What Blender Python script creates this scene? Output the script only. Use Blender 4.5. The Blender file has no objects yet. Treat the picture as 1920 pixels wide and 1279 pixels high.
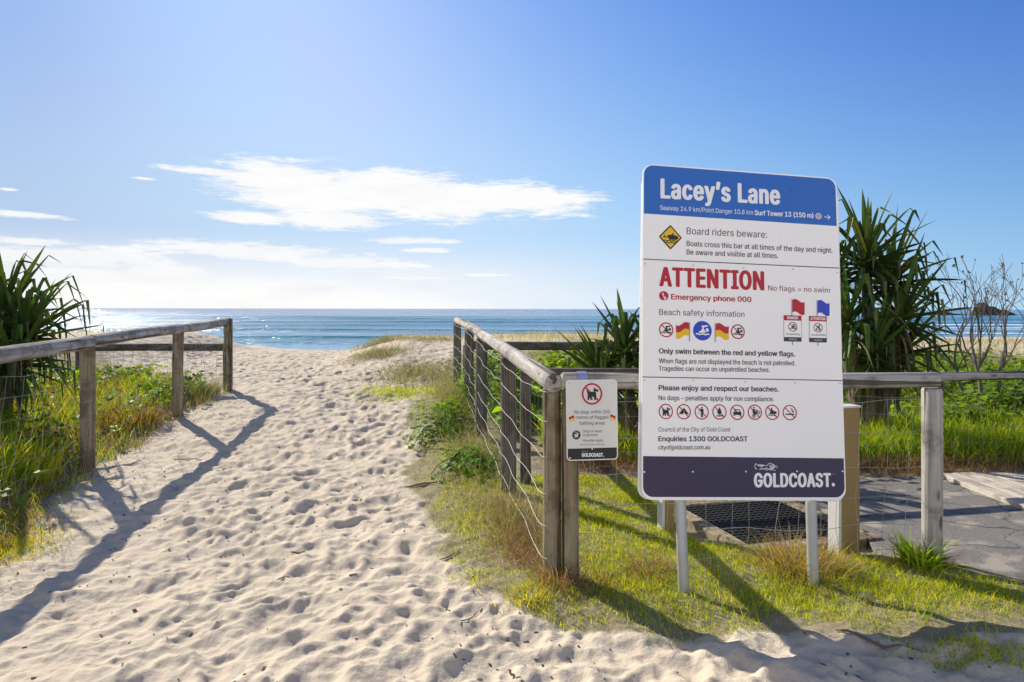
import bpy, bmesh, math, random
import numpy as np
from mathutils import Vector, Matrix, Quaternion

# ------------------------------------------------------------------ camera, sky, sun
SC = bpy.context.scene
COL = SC.collection
CAM_H = 1.57
cam_d = bpy.data.cameras.new("camera"); cam = bpy.data.objects.new("camera", cam_d); COL.objects.link(cam)
cam.location = (0, 0, CAM_H)
cam.rotation_euler = (math.radians(90), math.radians(-0.1), 0)
cam_d.sensor_width = 36; cam_d.lens = 24
cam_d.shift_y = -60.5 / 1920
cam_d.clip_start = 0.05; cam_d.clip_end = 60000
SC.camera = cam

SUN_EL, SUN_AZ = math.radians(31), math.radians(-39.2)      # azimuth clockwise from +Y
sun_dir = Vector((math.sin(SUN_AZ) * math.cos(SUN_EL), math.cos(SUN_AZ) * math.cos(SUN_EL), math.sin(SUN_EL)))
sd = bpy.data.lights.new("sun", 'SUN'); sun = bpy.data.objects.new("sun", sd); COL.objects.link(sun)
sd.energy = 4.9; sd.angle = math.radians(0.5); sd.color = (1.0, 0.91, 0.77)
sun.rotation_euler = sun_dir.to_track_quat('Z', 'Y').to_euler()
SC.view_settings.view_transform = 'Standard'; SC.view_settings.look = 'None'
EXPOSURE = 0.68
SC.view_settings.exposure = EXPOSURE; SC.view_settings.gamma = 1.0
SC.view_settings.use_curve_mapping = False
SC.cycles.use_denoising = True
SC.cycles.max_bounces = 8; SC.cycles.transparent_max_bounces = 16
SC.cycles.sample_clamp_indirect = 6.0


class NT:
    """small helper round a node tree"""
    def __init__(self, nt):
        self.t = nt; self.L = nt.links
    def n(self, typ, **kw):
        nd = self.t.nodes.new(typ)
        for k, v in kw.items():
            if k[0] == 'i' and k[1:].isdigit():
                self.put(nd.inputs[int(k[1:])], v)
            elif hasattr(nd, k) and k not in ('inputs',):
                setattr(nd, k, v)
        return nd
    def put(self, sock, v):
        if isinstance(v, bpy.types.NodeSocket):
            self.L.new(v, sock)
        else:
            if sock.type == 'RGBA' and not hasattr(v, '__len__'): v = (v, v, v, 1)
            if sock.type == 'RGBA' and len(v) == 3: v = (*v, 1)
            sock.default_value = v
    def math(self, op, a, b=0.0, c=None, clamp=False):
        nd = self.t.nodes.new('ShaderNodeMath'); nd.operation = op; nd.use_clamp = clamp
        self.put(nd.inputs[0], a); self.put(nd.inputs[1], b)
        if c is not None: self.put(nd.inputs[2], c)
        return nd.outputs[0]
    def smooth(self, lo, hi, x):
        nd = self.t.nodes.new('ShaderNodeMapRange'); nd.interpolation_type = 'SMOOTHSTEP'
        self.put(nd.inputs[0], x); self.put(nd.inputs[1], lo); self.put(nd.inputs[2], hi)
        return nd.outputs[0]
    def mix(self, f, a, b, blend='MIX'):
        nd = self.t.nodes.new('ShaderNodeMix'); nd.data_type = 'RGBA'; nd.blend_type = blend
        self.put(nd.inputs[0], f); self.put(nd.inputs[6], a); self.put(nd.inputs[7], b)
        return nd.outputs[2]
    def noise(self, vec, scale, detail=3.0, rough=0.55, dist=0.0):
        nd = self.t.nodes.new('ShaderNodeTexNoise')
        if vec is not None: self.L.new(vec, nd.inputs['Vector'])
        nd.inputs['Scale'].default_value = scale; nd.inputs['Detail'].default_value = detail
        nd.inputs['Roughness'].default_value = rough; nd.inputs['Distortion'].default_value = dist
        return nd.outputs['Fac']
    def mapping(self, vec, scale=(1, 1, 1), loc=(0, 0, 0), rot=(0, 0, 0)):
        nd = self.t.nodes.new('ShaderNodeMapping'); self.L.new(vec, nd.inputs[0])
        nd.inputs['Scale'].default_value = scale; nd.inputs['Location'].default_value = loc
        nd.inputs['Rotation'].default_value = rot
        return nd.outputs[0]
    def comb(self, x, y, z=0.0):
        nd = self.t.nodes.new('ShaderNodeCombineXYZ')
        for i, v in enumerate((x, y, z)): self.put(nd.inputs[i], v)
        return nd.outputs[0]


def build_world():
    w = bpy.data.worlds.new("World"); SC.world = w; w.use_nodes = True
    nt = w.node_tree; nt.nodes.clear(); N = NT(nt)
    out = N.n('ShaderNodeOutputWorld'); bg = N.n('ShaderNodeBackground')
    sky = N.n('ShaderNodeTexSky'); sky.sky_type = 'NISHITA'; sky.sun_disc = False
    sky.sun_elevation = SUN_EL; sky.sun_rotation = SUN_AZ
    sky.air_density = 1.0; sky.dust_density = 0.6; sky.ozone_density = 2.2; sky.altitude = 0
    geo = N.n('ShaderNodeTexCoord'); sep = N.n('ShaderNodeSeparateXYZ'); N.L.new(geo.outputs['Generated'], sep.inputs[0])
    N.L.new(N.comb(sep.outputs[0], sep.outputs[1], N.math('ADD', N.math('MULTIPLY', N.math('MAXIMUM', sep.outputs[2], 0.0), .85), .16)), sky.inputs[0])
    az = N.math('ARCTAN2', sep.outputs[0], sep.outputs[1]); el = N.math('ARCSINE', sep.outputs[2])
    # turbulent, horizontally stretched cloud noise in azimuth / elevation
    ae = N.comb(az, el)
    n1 = N.noise(N.mapping(ae, (9, 42, 1)), 1.0, 7.0, 0.62, 0.3)
    n2 = N.noise(N.mapping(ae, (30, 190, 1), (3.1, 1.7, 0)), 1.0, 7.0, 0.7, 0.5)
    n3 = N.noise(N.mapping(ae, (3.2, 26, 1), (7.3, 5.1, 0)), 1.0, 6.0, 0.6, 0.4)
    def ell(px, py, rx, ry, tilt=0.0):
        u = (px - 960) / 1280; v = (579 - py) / 1280
        a0 = math.atan(u); e0 = math.atan(v * math.cos(a0))
        ra = rx / 1280 * math.cos(a0) ** 2; re = ry / 1280 * math.cos(a0)
        da = N.math('SUBTRACT', az, a0)
        dx = N.math('MULTIPLY', da, 1 / ra)
        dy = N.math('MULTIPLY', N.math('SUBTRACT', N.math('SUBTRACT', el, e0), N.math('MULTIPLY', da, tilt)), 1 / re)
        r = N.math('SQRT', N.math('ADD', N.math('MULTIPLY', dx, dx), N.math('MULTIPLY', dy, dy)))
        return N.math('SUBTRACT', 1.0, r)
    def clouds(lst, amt1, amt2, lo, hi):
        acc = None
        for e in lst:
            m = ell(*e); acc = m if acc is None else N.math('MAXIMUM', acc, m)
        d = N.math('ADD', acc, N.math('MULTIPLY', N.math('SUBTRACT', n1, 0.5), amt1))
        d = N.math('ADD', d, N.math('MULTIPLY', N.math('SUBTRACT', n2, 0.5), amt2))
        return N.smooth(lo, hi, d)
    c1 = clouds([(560, 355, 190, 62, -.1), (790, 368, 330, 52, -.06), (960, 372, 215, 30, -.03), (390, 322, 120, 10, .0),
                 (460, 408, 110, 14, -.05), (620, 412, 140, 24, 0)], 1.35, 1.15, 0.0, 0.5)
    c2 = clouds([(480, 474, 250, 26, -.02), (640, 494, 220, 18, -.02), (130, 486, 330, 34, 0), (775, 452, 95, 9, 0), (805, 470, 60, 6, 0),
                 (60, 405, 110, 8, -.02), (270, 336, 30, 4, 0), (15, 357, 20, 3, 0), (60, 455, 130, 12, 0), (905, 516, 70, 5, 0),
                 (250, 520, 420, 36, 0), (780, 522, 110, 6, 0)], 1.6, 1.2, 0.0, 0.6)
    # low veil of thin cloud along the horizon, thickest towards the sun
    lowf = N.math('MULTIPLY', N.smooth(0.115, 0.0, el), N.smooth(0.45, -0.35, az))
    veil = N.math('MULTIPLY', lowf, N.math('ADD', 0.72, N.math('MULTIPLY', n3, 0.9)), clamp=True)
    cl = N.math('MAXIMUM', N.math('MULTIPLY', c1, 0.97), N.math('MULTIPLY', c2, 0.88))
    cl = N.math('MAXIMUM', cl, veil)
    # the physical sky is far brighter round the sun than a film holds: roll it off channel by channel
    ss = N.n('ShaderNodeSeparateColor'); N.L.new(sky.outputs[0], ss.inputs[0])
    elc = N.math('MINIMUM', N.math('MAXIMUM', el, 0.0), 0.6)
    G = 1 / (2 ** EXPOSURE * SKY_STRENGTH)
    ch = []
    for i, (c1_, c0_, qe, c2_, lo) in enumerate(((2.877, -2.840, -.590, -.824, .22), (3.354, -3.410, -.218, -.889, .72), (3.020, -3.159, .183, -.731, 1.26))):
        L = N.math('LOGARITHM', N.math('MAXIMUM', ss.outputs[i], 0.01), math.e)
        L = N.math('MINIMUM', N.math('MAXIMUM', L, lo), 2.5)
        e = N.math('ADD', N.math('MULTIPLY', L, N.math('ADD', c1_, N.math('MULTIPLY', L, c2_))), N.math('ADD', c0_, N.math('MULTIPLY', elc, qe)))
        if i < 2:
            w_ = N.math('MULTIPLY', N.math('SUBTRACT', L, 1.86 + .17 * i), 1.9)
            e = N.math('SUBTRACT', e, N.math('MULTIPLY', N.math('EXPONENT', N.math('MULTIPLY', N.math('MULTIPLY', w_, w_), -1.0)), .20 - .09 * i))
        if i == 1: e = N.math('ADD', e, N.math('ADD', .02, N.math('MULTIPLY', N.smooth(.40, .08, el), .065)))
        ch.append(N.math('MULTIPLY', N.math('MULTIPLY', N.math('EXPONENT', e), G), N.math('SUBTRACT', 1.0, N.math('MULTIPLY', N.smooth(.44, 1.0, el), .55))))
    col = N.comb(*ch)
    # unseen bright cloud bank, added low behind the camera to brighten the shaded sign
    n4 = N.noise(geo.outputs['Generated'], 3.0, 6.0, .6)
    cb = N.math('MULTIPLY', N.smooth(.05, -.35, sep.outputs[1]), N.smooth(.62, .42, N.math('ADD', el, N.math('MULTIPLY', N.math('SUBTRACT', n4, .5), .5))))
    col = N.mix(cb, col, tuple(FILL_CLOUD * G * k for k in (1.0, .985, .97)))
    shade = N.math('ADD', 0.95, N.math('MULTIPLY', N.math('SUBTRACT', n1, 0.5), 0.2))
    cr = N.math('MULTIPLY', shade, CLOUD_RAD * G)
    col = N.mix(cl, col, N.comb(cr, N.math('MULTIPLY', cr, .995), N.math('MULTIPLY', cr, .99)))
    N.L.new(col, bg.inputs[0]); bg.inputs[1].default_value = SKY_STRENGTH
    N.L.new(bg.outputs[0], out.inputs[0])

SKY_STRENGTH = 0.12
CLOUD_RAD, FILL_CLOUD = 1.04, 1.3
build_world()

# ------------------------------------------------------------------ helpers
rng = np.random.default_rng(7)
random.seed(7)
EMPTY_AT = {}

def tag(o, label=None, cat=None, group=None, kind=None):
    if label: o['label'] = label
    if cat: o['category'] = cat
    if group: o['group'] = group
    if kind: o['kind'] = kind
    return o

def thing(name, label, cat, loc=(0, 0, 0), group=None):
    o = bpy.data.objects.new(name, None); COL.objects.link(o)
    o.location = loc; o.empty_display_size = 0.1
    return tag(o, label, cat, group)

def link(name, me, mat=None, parent=None, loc=(0, 0, 0), quat=None):
    """one mesh object; loc is in world space even when there is a parent (parents are never rotated)"""
    o = bpy.data.objects.new(name, me); COL.objects.link(o)
    if mat is not None:
        for m in (mat if isinstance(mat, (list, tuple)) else [mat]): me.materials.append(m)
    if quat is not None:
        o.rotation_mode = 'QUATERNION'; o.rotation_quaternion = quat
    o.location = loc
    if parent is not None:
        o.parent = parent
        base = Vector((0, 0, 0)); p = parent
        while p is not None:
            base = base + p.location; p = p.parent
        o.location = Vector(loc) - base
    return o

def mesh_np(name, V, F, smooth=True, col=None, attrs=None):
    """V (n,3), F (m,4) or (m,3) int"""
    me = bpy.data.meshes.new(name)
    V = np.ascontiguousarray(V, np.float32); F = np.ascontiguousarray(F, np.int32)
    k = F.shape[1]
    me.vertices.add(len(V)); me.vertices.foreach_set('co', V.ravel())
    me.loops.add(F.size); me.loops.foreach_set('vertex_index', F.ravel())
    me.polygons.add(len(F))
    me.polygons.foreach_set('loop_start', np.arange(0, F.size, k, dtype=np.int32))
    me.polygons.foreach_set('use_smooth', np.full(len(F), smooth))
    me.update(calc_edges=True)
    if col is not None:
        a = me.color_attributes.new('Col', 'FLOAT_COLOR', 'POINT')
        c = np.ones((len(V), 4), np.float32); c[:, :3] = col
        a.data.foreach_set('color', c.ravel())
    for nm, arr in (attrs or {}).items():
        a = me.attributes.new(nm, 'FLOAT', 'POINT'); a.data.foreach_set('value', np.ascontiguousarray(arr, np.float32))
    return me

class MB:
    """collects vertices and faces for ONE mesh"""
    def __init__(self): self.v = []; self.f = []; self.mi = []
    def add(self, vs, fs, mi=0):
        b = len(self.v); self.v.extend([tuple(p) for p in vs])
        for f in fs: self.f.append([b + i for i in f]); self.mi.append(mi)
    def box(self, c, s, M=None, mi=0):
        x, y, z = (q / 2 for q in s)
        vs = [Vector((sx * x, sy * y, sz * z)) for sx in (-1, 1) for sy in (-1, 1) for sz in (-1, 1)]
        if M is not None: vs = [M @ v for v in vs]
        vs = [v + Vector(c) for v in vs]
        self.add(vs, [(0, 1, 3, 2), (4, 6, 7, 5), (0, 4, 5, 1), (2, 3, 7, 6), (0, 2, 6, 4), (1, 5, 7, 3)], mi)
    def tube(self, pts, r, sides=5, cap=True, mi=0):
        pts = [Vector(p) for p in pts]; n = len(pts)
        if not hasattr(r, '__len__'): r = [r] * n
        up = Vector((0.13, 0.21, 0.97)); rings = []
        for i in range(n):
            t = (pts[min(i + 1, n - 1)] - pts[max(i - 1, 0)]).normalized()
            if abs(t.dot(up)) > 0.93: up = Vector((0.9, 0.3, 0.1))
            a = t.cross(up).normalized(); b = a.cross(t).normalized(); up = b
            rings.append([pts[i] + (a * math.cos(q) + b * math.sin(q)) * r[i] for q in (2 * math.pi * k / sides for k in range(sides))])
        vs = [p for rg in rings for p in rg]; fs = []
        for i in range(n - 1):
            for k in range(sides):
                k2 = (k + 1) % sides
                fs.append((i * sides + k, i * sides + k2, (i + 1) * sides + k2, (i + 1) * sides + k))
        if cap:
            fs.append(tuple(range(sides - 1, -1, -1))); fs.append(tuple((n - 1) * sides + k for k in range(sides)))
        self.add(vs, fs, mi)
    def mesh(self, name, smooth=False, bevel=0.0):
        me = bpy.data.meshes.new(name); me.from_pydata(self.v, [], self.f); me.update()
        me.polygons.foreach_set('material_index', self.mi)
        if bevel:
            bm = bmesh.new(); bm.from_mesh(me)
            bmesh.ops.bevel(bm, geom=[e for e in bm.edges if e.calc_face_angle(0) > 0.6], offset=bevel, segments=2, affect='EDGES', profile=0.6)
            bm.to_mesh(me); bm.free()
        if smooth: me.polygons.foreach_set('use_smooth', [True] * len(me.polygons))
        return me
    def build(self, name, mat, parent=None, loc=(0, 0, 0), quat=None, smooth=False, bevel=0.0):
        return link(name, self.mesh(name, smooth, bevel), mat, parent, loc, quat)

def sstep(a, b, x):
    t = np.clip((np.asarray(x, float) - a) / (b - a), 0, 1); return t * t * (3 - 2 * t)

def at(px, py, z=0.0):
    """the ground point (height z) seen at a pixel of the photograph, used to survey the place"""
    d = (CAM_H - z) * 1280 / (py - 579.0)
    return Vector(((px - 960) / 1280 * d, d, z))

def vnoise(x, y, seed=0):
    """smooth value noise, numpy"""
    r = np.random.default_rng(seed).random((256, 256)).astype(np.float32)
    xi = np.floor(x).astype(int); yi = np.floor(y).astype(int)
    fx = x - xi; fy = y - yi
    fx = fx * fx * fx * (fx * (fx * 6 - 15) + 10); fy = fy * fy * fy * (fy * (fy * 6 - 15) + 10)
    a = r[xi % 256, yi % 256]; b = r[(xi + 1) % 256, yi % 256]; c = r[xi % 256, (yi + 1) % 256]; d = r[(xi + 1) % 256, (yi + 1) % 256]
    return (a * (1 - fx) + b * fx) * (1 - fy) + (c * (1 - fx) + d * fx) * fy

def fbm(x, y, oct=4, seed=0, gain=0.5):
    s = 0; a = 1; t = 0
    for i in range(oct):
        s = s + a * vnoise(x * 2 ** i + 17.3 * i, y * 2 ** i + 9.1 * i, seed + i); t += a; a *= gain
    return s / t

# ------------------------------------------------------------------ materials
def new_mat(name):
    m = bpy.data.materials.new(name); m.use_nodes = True
    nt = m.node_tree; nt.nodes.clear(); N = NT(nt)
    out = N.n('ShaderNodeOutputMaterial'); b = N.n('ShaderNodeBsdfPrincipled')
    N.L.new(b.outputs[0], out.inputs[0])
    return m, N, b, out

def bump(N, b, h, strength, dist):
    bp = N.n('ShaderNodeBump'); bp.inputs['Strength'].default_value = strength; bp.inputs['Distance'].default_value = dist
    N.L.new(h, bp.inputs['Height']); N.L.new(bp.outputs[0], b.inputs['Normal']); return bp

def plain(name, c, rough=0.5, var=0.12, scale=8.0, metal=0.0, bmp=0.0, bscale=60.0, spec=0.5):
    m, N, b, _ = new_mat(name); tc = N.n('ShaderNodeTexCoord').outputs['Object']
    n = N.noise(tc, scale, 5.0)
    lo = tuple(q * (1 - var) for q in c); hi = tuple(min(1, q * (1 + var)) for q in c)
    N.put(b.inputs['Base Color'], N.mix(n, lo, hi)); b.inputs['Metallic'].default_value = metal
    N.put(b.inputs['Roughness'], N.math('ADD', rough - .08, N.math('MULTIPLY', n, .16)))
    b.inputs['Specular IOR Level'].default_value = spec
    if bmp: bump(N, b, N.noise(tc, bscale, 4.0), bmp, 0.01)
    return m

def wood(name, a, c, dark, grain=(26, 26, 1.6), crack=0.64, rough=0.85, red=0.0):
    m, N, b, _ = new_mat(name); tc = N.n('ShaderNodeTexCoord').outputs['Object']
    oi = N.n('ShaderNodeObjectInfo').outputs['Random']
    v = N.n('ShaderNodeVectorMath'); v.operation = 'ADD'; N.L.new(tc, v.inputs[0]); N.L.new(N.comb(oi, oi, N.math('MULTIPLY', oi, 9.0)), v.inputs[1]); tc = v.outputs[0]
    g = N.noise(N.mapping(tc, grain), 1.0, 6.0, 0.65, 0.6)
    g2 = N.noise(N.mapping(tc, (grain[0] * 3.4, grain[1] * 3.4, grain[2] * 1.4)), 1.0, 4.0, 0.7)
    big = N.noise(tc, 4.5, 5.0, .65)
    col = N.mix(N.smooth(.3, .7, g), a, c)
    col = N.mix(N.math('MULTIPLY', N.smooth(.46, .62, big), .75), col, tuple(q * .62 for q in a))
    col = N.mix(N.math('MULTIPLY', N.smooth(.5, .75, g2), .45), col, dark)
    if red:      # reddish heartwood streaks and a few knots
        rs = N.smooth(.52, .66, N.noise(N.mapping(tc, (grain[0] * .5, grain[1] * .5, grain[2] * .55), (7, 3, 5)), 1.0, 4.0, .6))
        col = N.mix(N.math('MULTIPLY', rs, red), col, (.17, .085, .04))
        vk = N.n('ShaderNodeTexVoronoi'); vk.inputs['Scale'].default_value = 1.0; N.L.new(N.mapping(tc, (9, 9, 3.4), (2.3, 1.1, .4)), vk.inputs[0])
        col = N.mix(N.math('MULTIPLY', N.smooth(.20, .09, vk.outputs['Distance']), .75), col, (.06, .04, .025))
    cr = N.smooth(crack, crack + .03, N.noise(N.mapping(tc, (grain[0] * .8, grain[1] * .8, grain[2] * .5), (4, 2, 1)), 1.0, 3.0, 0.5))
    col = N.mix(N.math('MULTIPLY', cr, .85), col, tuple(q * .35 for q in dark))
    N.put(b.inputs['Base Color'], col); b.inputs['Roughness'].default_value = rough; b.inputs['Specular IOR Level'].default_value = .25
    h = N.math('SUBTRACT', N.math('ADD', g, N.math('MULTIPLY', g2, .5)), N.math('MULTIPLY', cr, 1.2))
    bump(N, b, h, 1.0, .009)
    return m

def leafy(name, trans=0.45, rough=0.5, gloss=0.25, vein=0.0):
    """foliage whose colour comes from the Col attribute; part of the light passes through it"""
    m, N, b, out = new_mat(name)
    at_ = N.n('ShaderNodeAttribute'); at_.attribute_name = 'Col'
    tc = N.n('ShaderNodeTexCoord').outputs['Object']
    col = N.mix(1.0, at_.outputs['Color'], N.mix(N.noise(tc, 30.0, 3.0), (.75, .75, .75), (1.25, 1.22, 1.1)), 'MULTIPLY')
    N.put(b.inputs['Base Color'], col); b.inputs['Roughness'].default_value = rough; b.inputs['Specular IOR Level'].default_value = gloss
    tr = N.n('ShaderNodeBsdfTranslucent')
    N.put(tr.inputs[0], N.mix(1.0, col, (1.5, 1.35, .55), 'MULTIPLY'))
    mx = N.n('ShaderNodeMixShader'); mx.inputs[0].default_value = trans
    N.L.new(b.outputs[0], mx.inputs[1]); N.L.new(tr.outputs[0], mx.inputs[2]); N.L.new(mx.outputs[0], out.inputs[0])
    return m

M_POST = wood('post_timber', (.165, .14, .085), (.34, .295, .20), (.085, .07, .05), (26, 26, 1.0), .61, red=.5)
M_RAIL = wood('rail_timber', (.24, .225, .205), (.48, .46, .43), (.13, .11, .09), (20, 20, .9), .59, red=.22)
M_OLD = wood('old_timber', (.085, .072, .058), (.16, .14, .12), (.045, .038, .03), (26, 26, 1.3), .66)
M_PLANK = wood('plank_timber', (.42, .37, .30), (.55, .50, .42), (.24, .20, .16), (20, 20, 1.2), .66)
M_TAN = plain('tan_painted_timber', (.22, .155, .06), .6, .12, 9, bmp=.15)
M_GREYPAINT = plain('grey_white_board', (.50, .51, .50), .55, .08, 10)
M_WIRE = plain('galvanised_wire', (.30, .295, .285), .55, .3, 20, metal=.25)
M_STEEL = plain('galvanised_steel', (.42, .44, .46), .45, .16, 14, metal=.45, bmp=.05)
M_GREEN = leafy('green_leaf', .45, .6, .08)
M_GLOSS = leafy('glossy_leaf', .17, .48, .28)
M_DRY = leafy('dry_leaf', .3, .75, .1)
# ------------------------------------------------------------------ ground
YL = np.array([0.5, 2.6, 4.36, 6.26, 8.1, 10.6, 11.6, 13.0, 15, 30]); XL = np.array([-2.6, -2.7, -3.3, -4.02, -4.28, -4.55, -5.2, -7.0, -9.0, -14.])
YR = np.array([3.0, 3.09, 3.29, 3.78, 4.77, 6.0, 7.5, 9.5, 12.0, 14.9, 18, 30]); XR = np.array([.95, .62, .28, -.2, -.62, -.9, -1.12, -1.42, -1.4, -1.2, -1.0, -1.0])
def edge_wob(x, y): return (fbm(x * 1.7 + 5, y * 1.7, 3, 21) - .5) * .5
def veg_left(x, y):
    return sstep(-.12, .12, np.interp(y, YL, XL) - x + edge_wob(x, y) * .7) * sstep(2.0, 2.6, y)
def veg_right(x, y):
    xr = np.interp(y, YR, XR)
    front = sstep(-.1, .12, y - (3.14 + .06 * np.sin(x * 2.1)) + edge_wob(x, y) * .55)
    return sstep(-.12, .14, x - xr + edge_wob(x, y) * .7) * front

def base_z(x, y):
    x = np.asarray(x, float); y = np.asarray(y, float)
    z = .25 * sstep(6.5, 11, y) + .05 * sstep(11, 15, y)
    Lm = .55 * sstep(7.7, 9.6, -x) * sstep(11.2, 16, y)
    Rm = (.48 - .13 * sstep(2.0, 6.0, x)) * sstep(-4.9, -2.7, x - .12 * (18 - y)) * sstep(10.5, 16.8, y)
    z = z + np.maximum(Lm, Rm)
    z = z + .10 * (fbm(x * .35, y * .35, 3, 5) - .5) * sstep(11, 15, y)
    bank = sstep(-.3, .55, x - np.interp(y, YR, XR)) * sstep(2.9, 3.75, y)
    z = z + .055 * bank
    bl = sstep(0, .9, np.interp(y, YL, XL) - x) * sstep(2.0, 3.5, y)
    z = z + .10 * bl * (1 - sstep(9.5, 12, y))
    z = z - .09 * sstep(-.6, -2.4, x) * sstep(6.3, 3.4, y) + .06 * sstep(.5, 1.5, x) * sstep(3.7, 3.0, y)
    slope = .084 - .047 * sstep(8, 70, x)
    z = z - np.maximum(y - 20.3, 0) * slope - .25 * sstep(20.3, 24, y)
    return np.maximum(z, -6.0)

# trodden sand: a raster of dints (1.25 cm cells) laid over the path
RX0, RX1, RY0, RY1, RS = -10.0, 5.0, 1.4, 24.0, 0.0125
def footprints():
    nx = int((RX1 - RX0) / RS); ny = int((RY1 - RY0) / RS)
    H = np.zeros((ny, nx), np.float32)
    r = np.random.default_rng(11)
    n = 15000
    ys = r.uniform(RY0, RY1, n); xs = r.uniform(RX0, RX1, n)
    for i in range(n):
        x, y = xs[i], ys[i]
        a = r.normal(0.16, .6) + (math.pi if r.random() < .45 else 0)
        L = r.uniform(.06, .12); W = r.uniform(.04, .068); D = r.uniform(.012, .038)
        kind = r.random()
        if kind < .3: L *= .6; W *= .75; D *= .8
        R = .27; k = int(R / RS)
        cx = int((x - RX0) / RS); cy = int((y - RY0) / RS)
        x0, x1, y0, y1 = max(cx - k, 0), min(cx + k, nx), max(cy - k, 0), min(cy + k, ny)
        if x1 <= x0 or y1 <= y0: continue
        gx = (np.arange(x0, x1) * RS + RX0 - x)[None, :]; gy = (np.arange(y0, y1) * RS + RY0 - y)[:, None]
        u = gx * math.sin(a) + gy * math.cos(a); v = gx * math.cos(a) - gy * math.sin(a)
        th = np.arctan2(v, u)
        wob = 1 + .2 * np.sin(2 * th + r.uniform(0, 6.3)) + .16 * np.sin(3 * th + r.uniform(0, 6.3))
        q = np.sqrt((u / L) ** 2 + (v / W) ** 2) * wob
        old = H[y0:y1, x0:x1]
        mean = old[(q < 1)].mean() if (q < 1).any() else 0
        sharp = 7.0 if kind > .9 else r.uniform(2.4, 4.2)
        pit = 1 / (1 + np.exp((q - .95) * sharp))
        tilt = .5 * np.clip(u / L, -1, 1)
        floor = mean * .5 - D * (1 + tilt) * (1 - .25 * np.clip(q, 0, 1) ** 2)
        rim = D * .62 * np.exp(-((q - 1.55) / .5) ** 2) * (1 + .7 * np.clip(-u / L, -1.3, 1.3))
        H[y0:y1, x0:x1] = old * (1 - pit) + floor * pit + rim
    # toe digs and kicked crumbs: small crisp wedges
    for i in range(8000):
        cx = r.integers(14, nx - 15); cy = r.integers(14, ny - 15); k = 12; a = r.normal(.3, .9); L = r.uniform(.028, .06); W = r.uniform(.012, .028); D = r.uniform(.007, .02)
        gy, gx = np.mgrid[-k:k + 1, -k:k + 1] * RS
        u = gx * math.sin(a) + gy * math.cos(a); v = gx * math.cos(a) - gy * math.sin(a); q = np.hypot(u / L, v / W)
        H[cy - k:cy + k + 1, cx - k:cx + k + 1] += (-D / (1 + np.exp((q - .9) * 7)) * (1 - .8 * v / W * (np.abs(v) < W)) + .5 * D * np.exp(-((q - 1.6) / .45) ** 2)) * np.clip((.145 - np.hypot(gx, gy)) / .03, 0, 1)
    for i in range(16000):
        cx = r.integers(8, nx - 9); cy = r.integers(8, ny - 9); k = int(r.integers(2, 7)); d = r.uniform(.003, .012) * (k / 5)
        g = np.hypot(*np.mgrid[-k:k + 1, -k:k + 1] * np.array([r.uniform(.8, 1.5), 1.0])[:, None, None]) / k
        H[cy - k:cy + k + 1, cx - k:cx + k + 1] += np.where(g < 1, -d * (1 - g), 0) * (1 if r.random() < .6 else -.8)
    for _ in range(1):
        H = (H + np.roll(H, 1, 0) + np.roll(H, -1, 0) + np.roll(H, 1, 1) + np.roll(H, -1, 1)) / 5
    return np.where(H > 0, .07 * np.tanh(H / .07), .085 * np.tanh(H / .085)).astype(np.float32)
FP = footprints()

def bilin(x, y):
    fx = (x - RX0) / RS; fy = (y - RY0) / RS
    inside = (fx > 0) & (fx < FP.shape[1] - 2) & (fy > 0) & (fy < FP.shape[0] - 2)
    fx = np.clip(fx, 0, FP.shape[1] - 2.01); fy = np.clip(fy, 0, FP.shape[0] - 2.01)
    xi = fx.astype(int); yi = fy.astype(int); fx = fx - xi; fy = fy - yi
    v = (FP[yi, xi] * (1 - fx) + FP[yi, xi + 1] * fx) * (1 - fy) + (FP[yi + 1, xi] * (1 - fx) + FP[yi + 1, xi + 1] * fx) * fy
    return v * inside

def ground_z(x, y):
    vl = veg_left(x, y); vr = veg_right(x, y)
    tread = (1 - .82 * vl) * (1 - .85 * vr) * (1 - .45 * sstep(17, 21, y))
    lf = np.interp(y, YL, XL)
    tread = tread * (1 - .62 * (1 - sstep(.1, 1.7, x - lf)))
    dune = sstep(-4.4, -2.6, x) * sstep(13, 16, y)
    tread = tread * (1 - .45 * dune)
    z = base_z(x, y) + bilin(x, y) * tread * .60
    near = 1 - sstep(18, 26, y)
    rg = 1 - np.abs(2 * fbm(x * 2.6 + 9, y * 3.4, 3, 71) - 1) * 2.2
    z = z + near * tread * .020 * np.clip(rg, -.5, 1)
    z = z + near * ((fbm(x * 2.2, y * 2.2, 3, 31) - .5) * .055 + (fbm(x * 9, y * 9, 3, 41) - .5) * .022 + (fbm(x * 28, y * 28, 3, 51) - .5) * .0085)
    pad = sstep(1.0, 1.3, x) * (1 - sstep(6.1, 6.4, y)) * sstep(-.02, .25, y - np.interp(x, [1.0, 2.1, 2.55, 2.8, 3.3, 9], [4.5, 4.18, 4.12, 3.8, 3.2, 2.4]))
    return z * (1 - pad) + (.055 - .045) * pad

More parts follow.
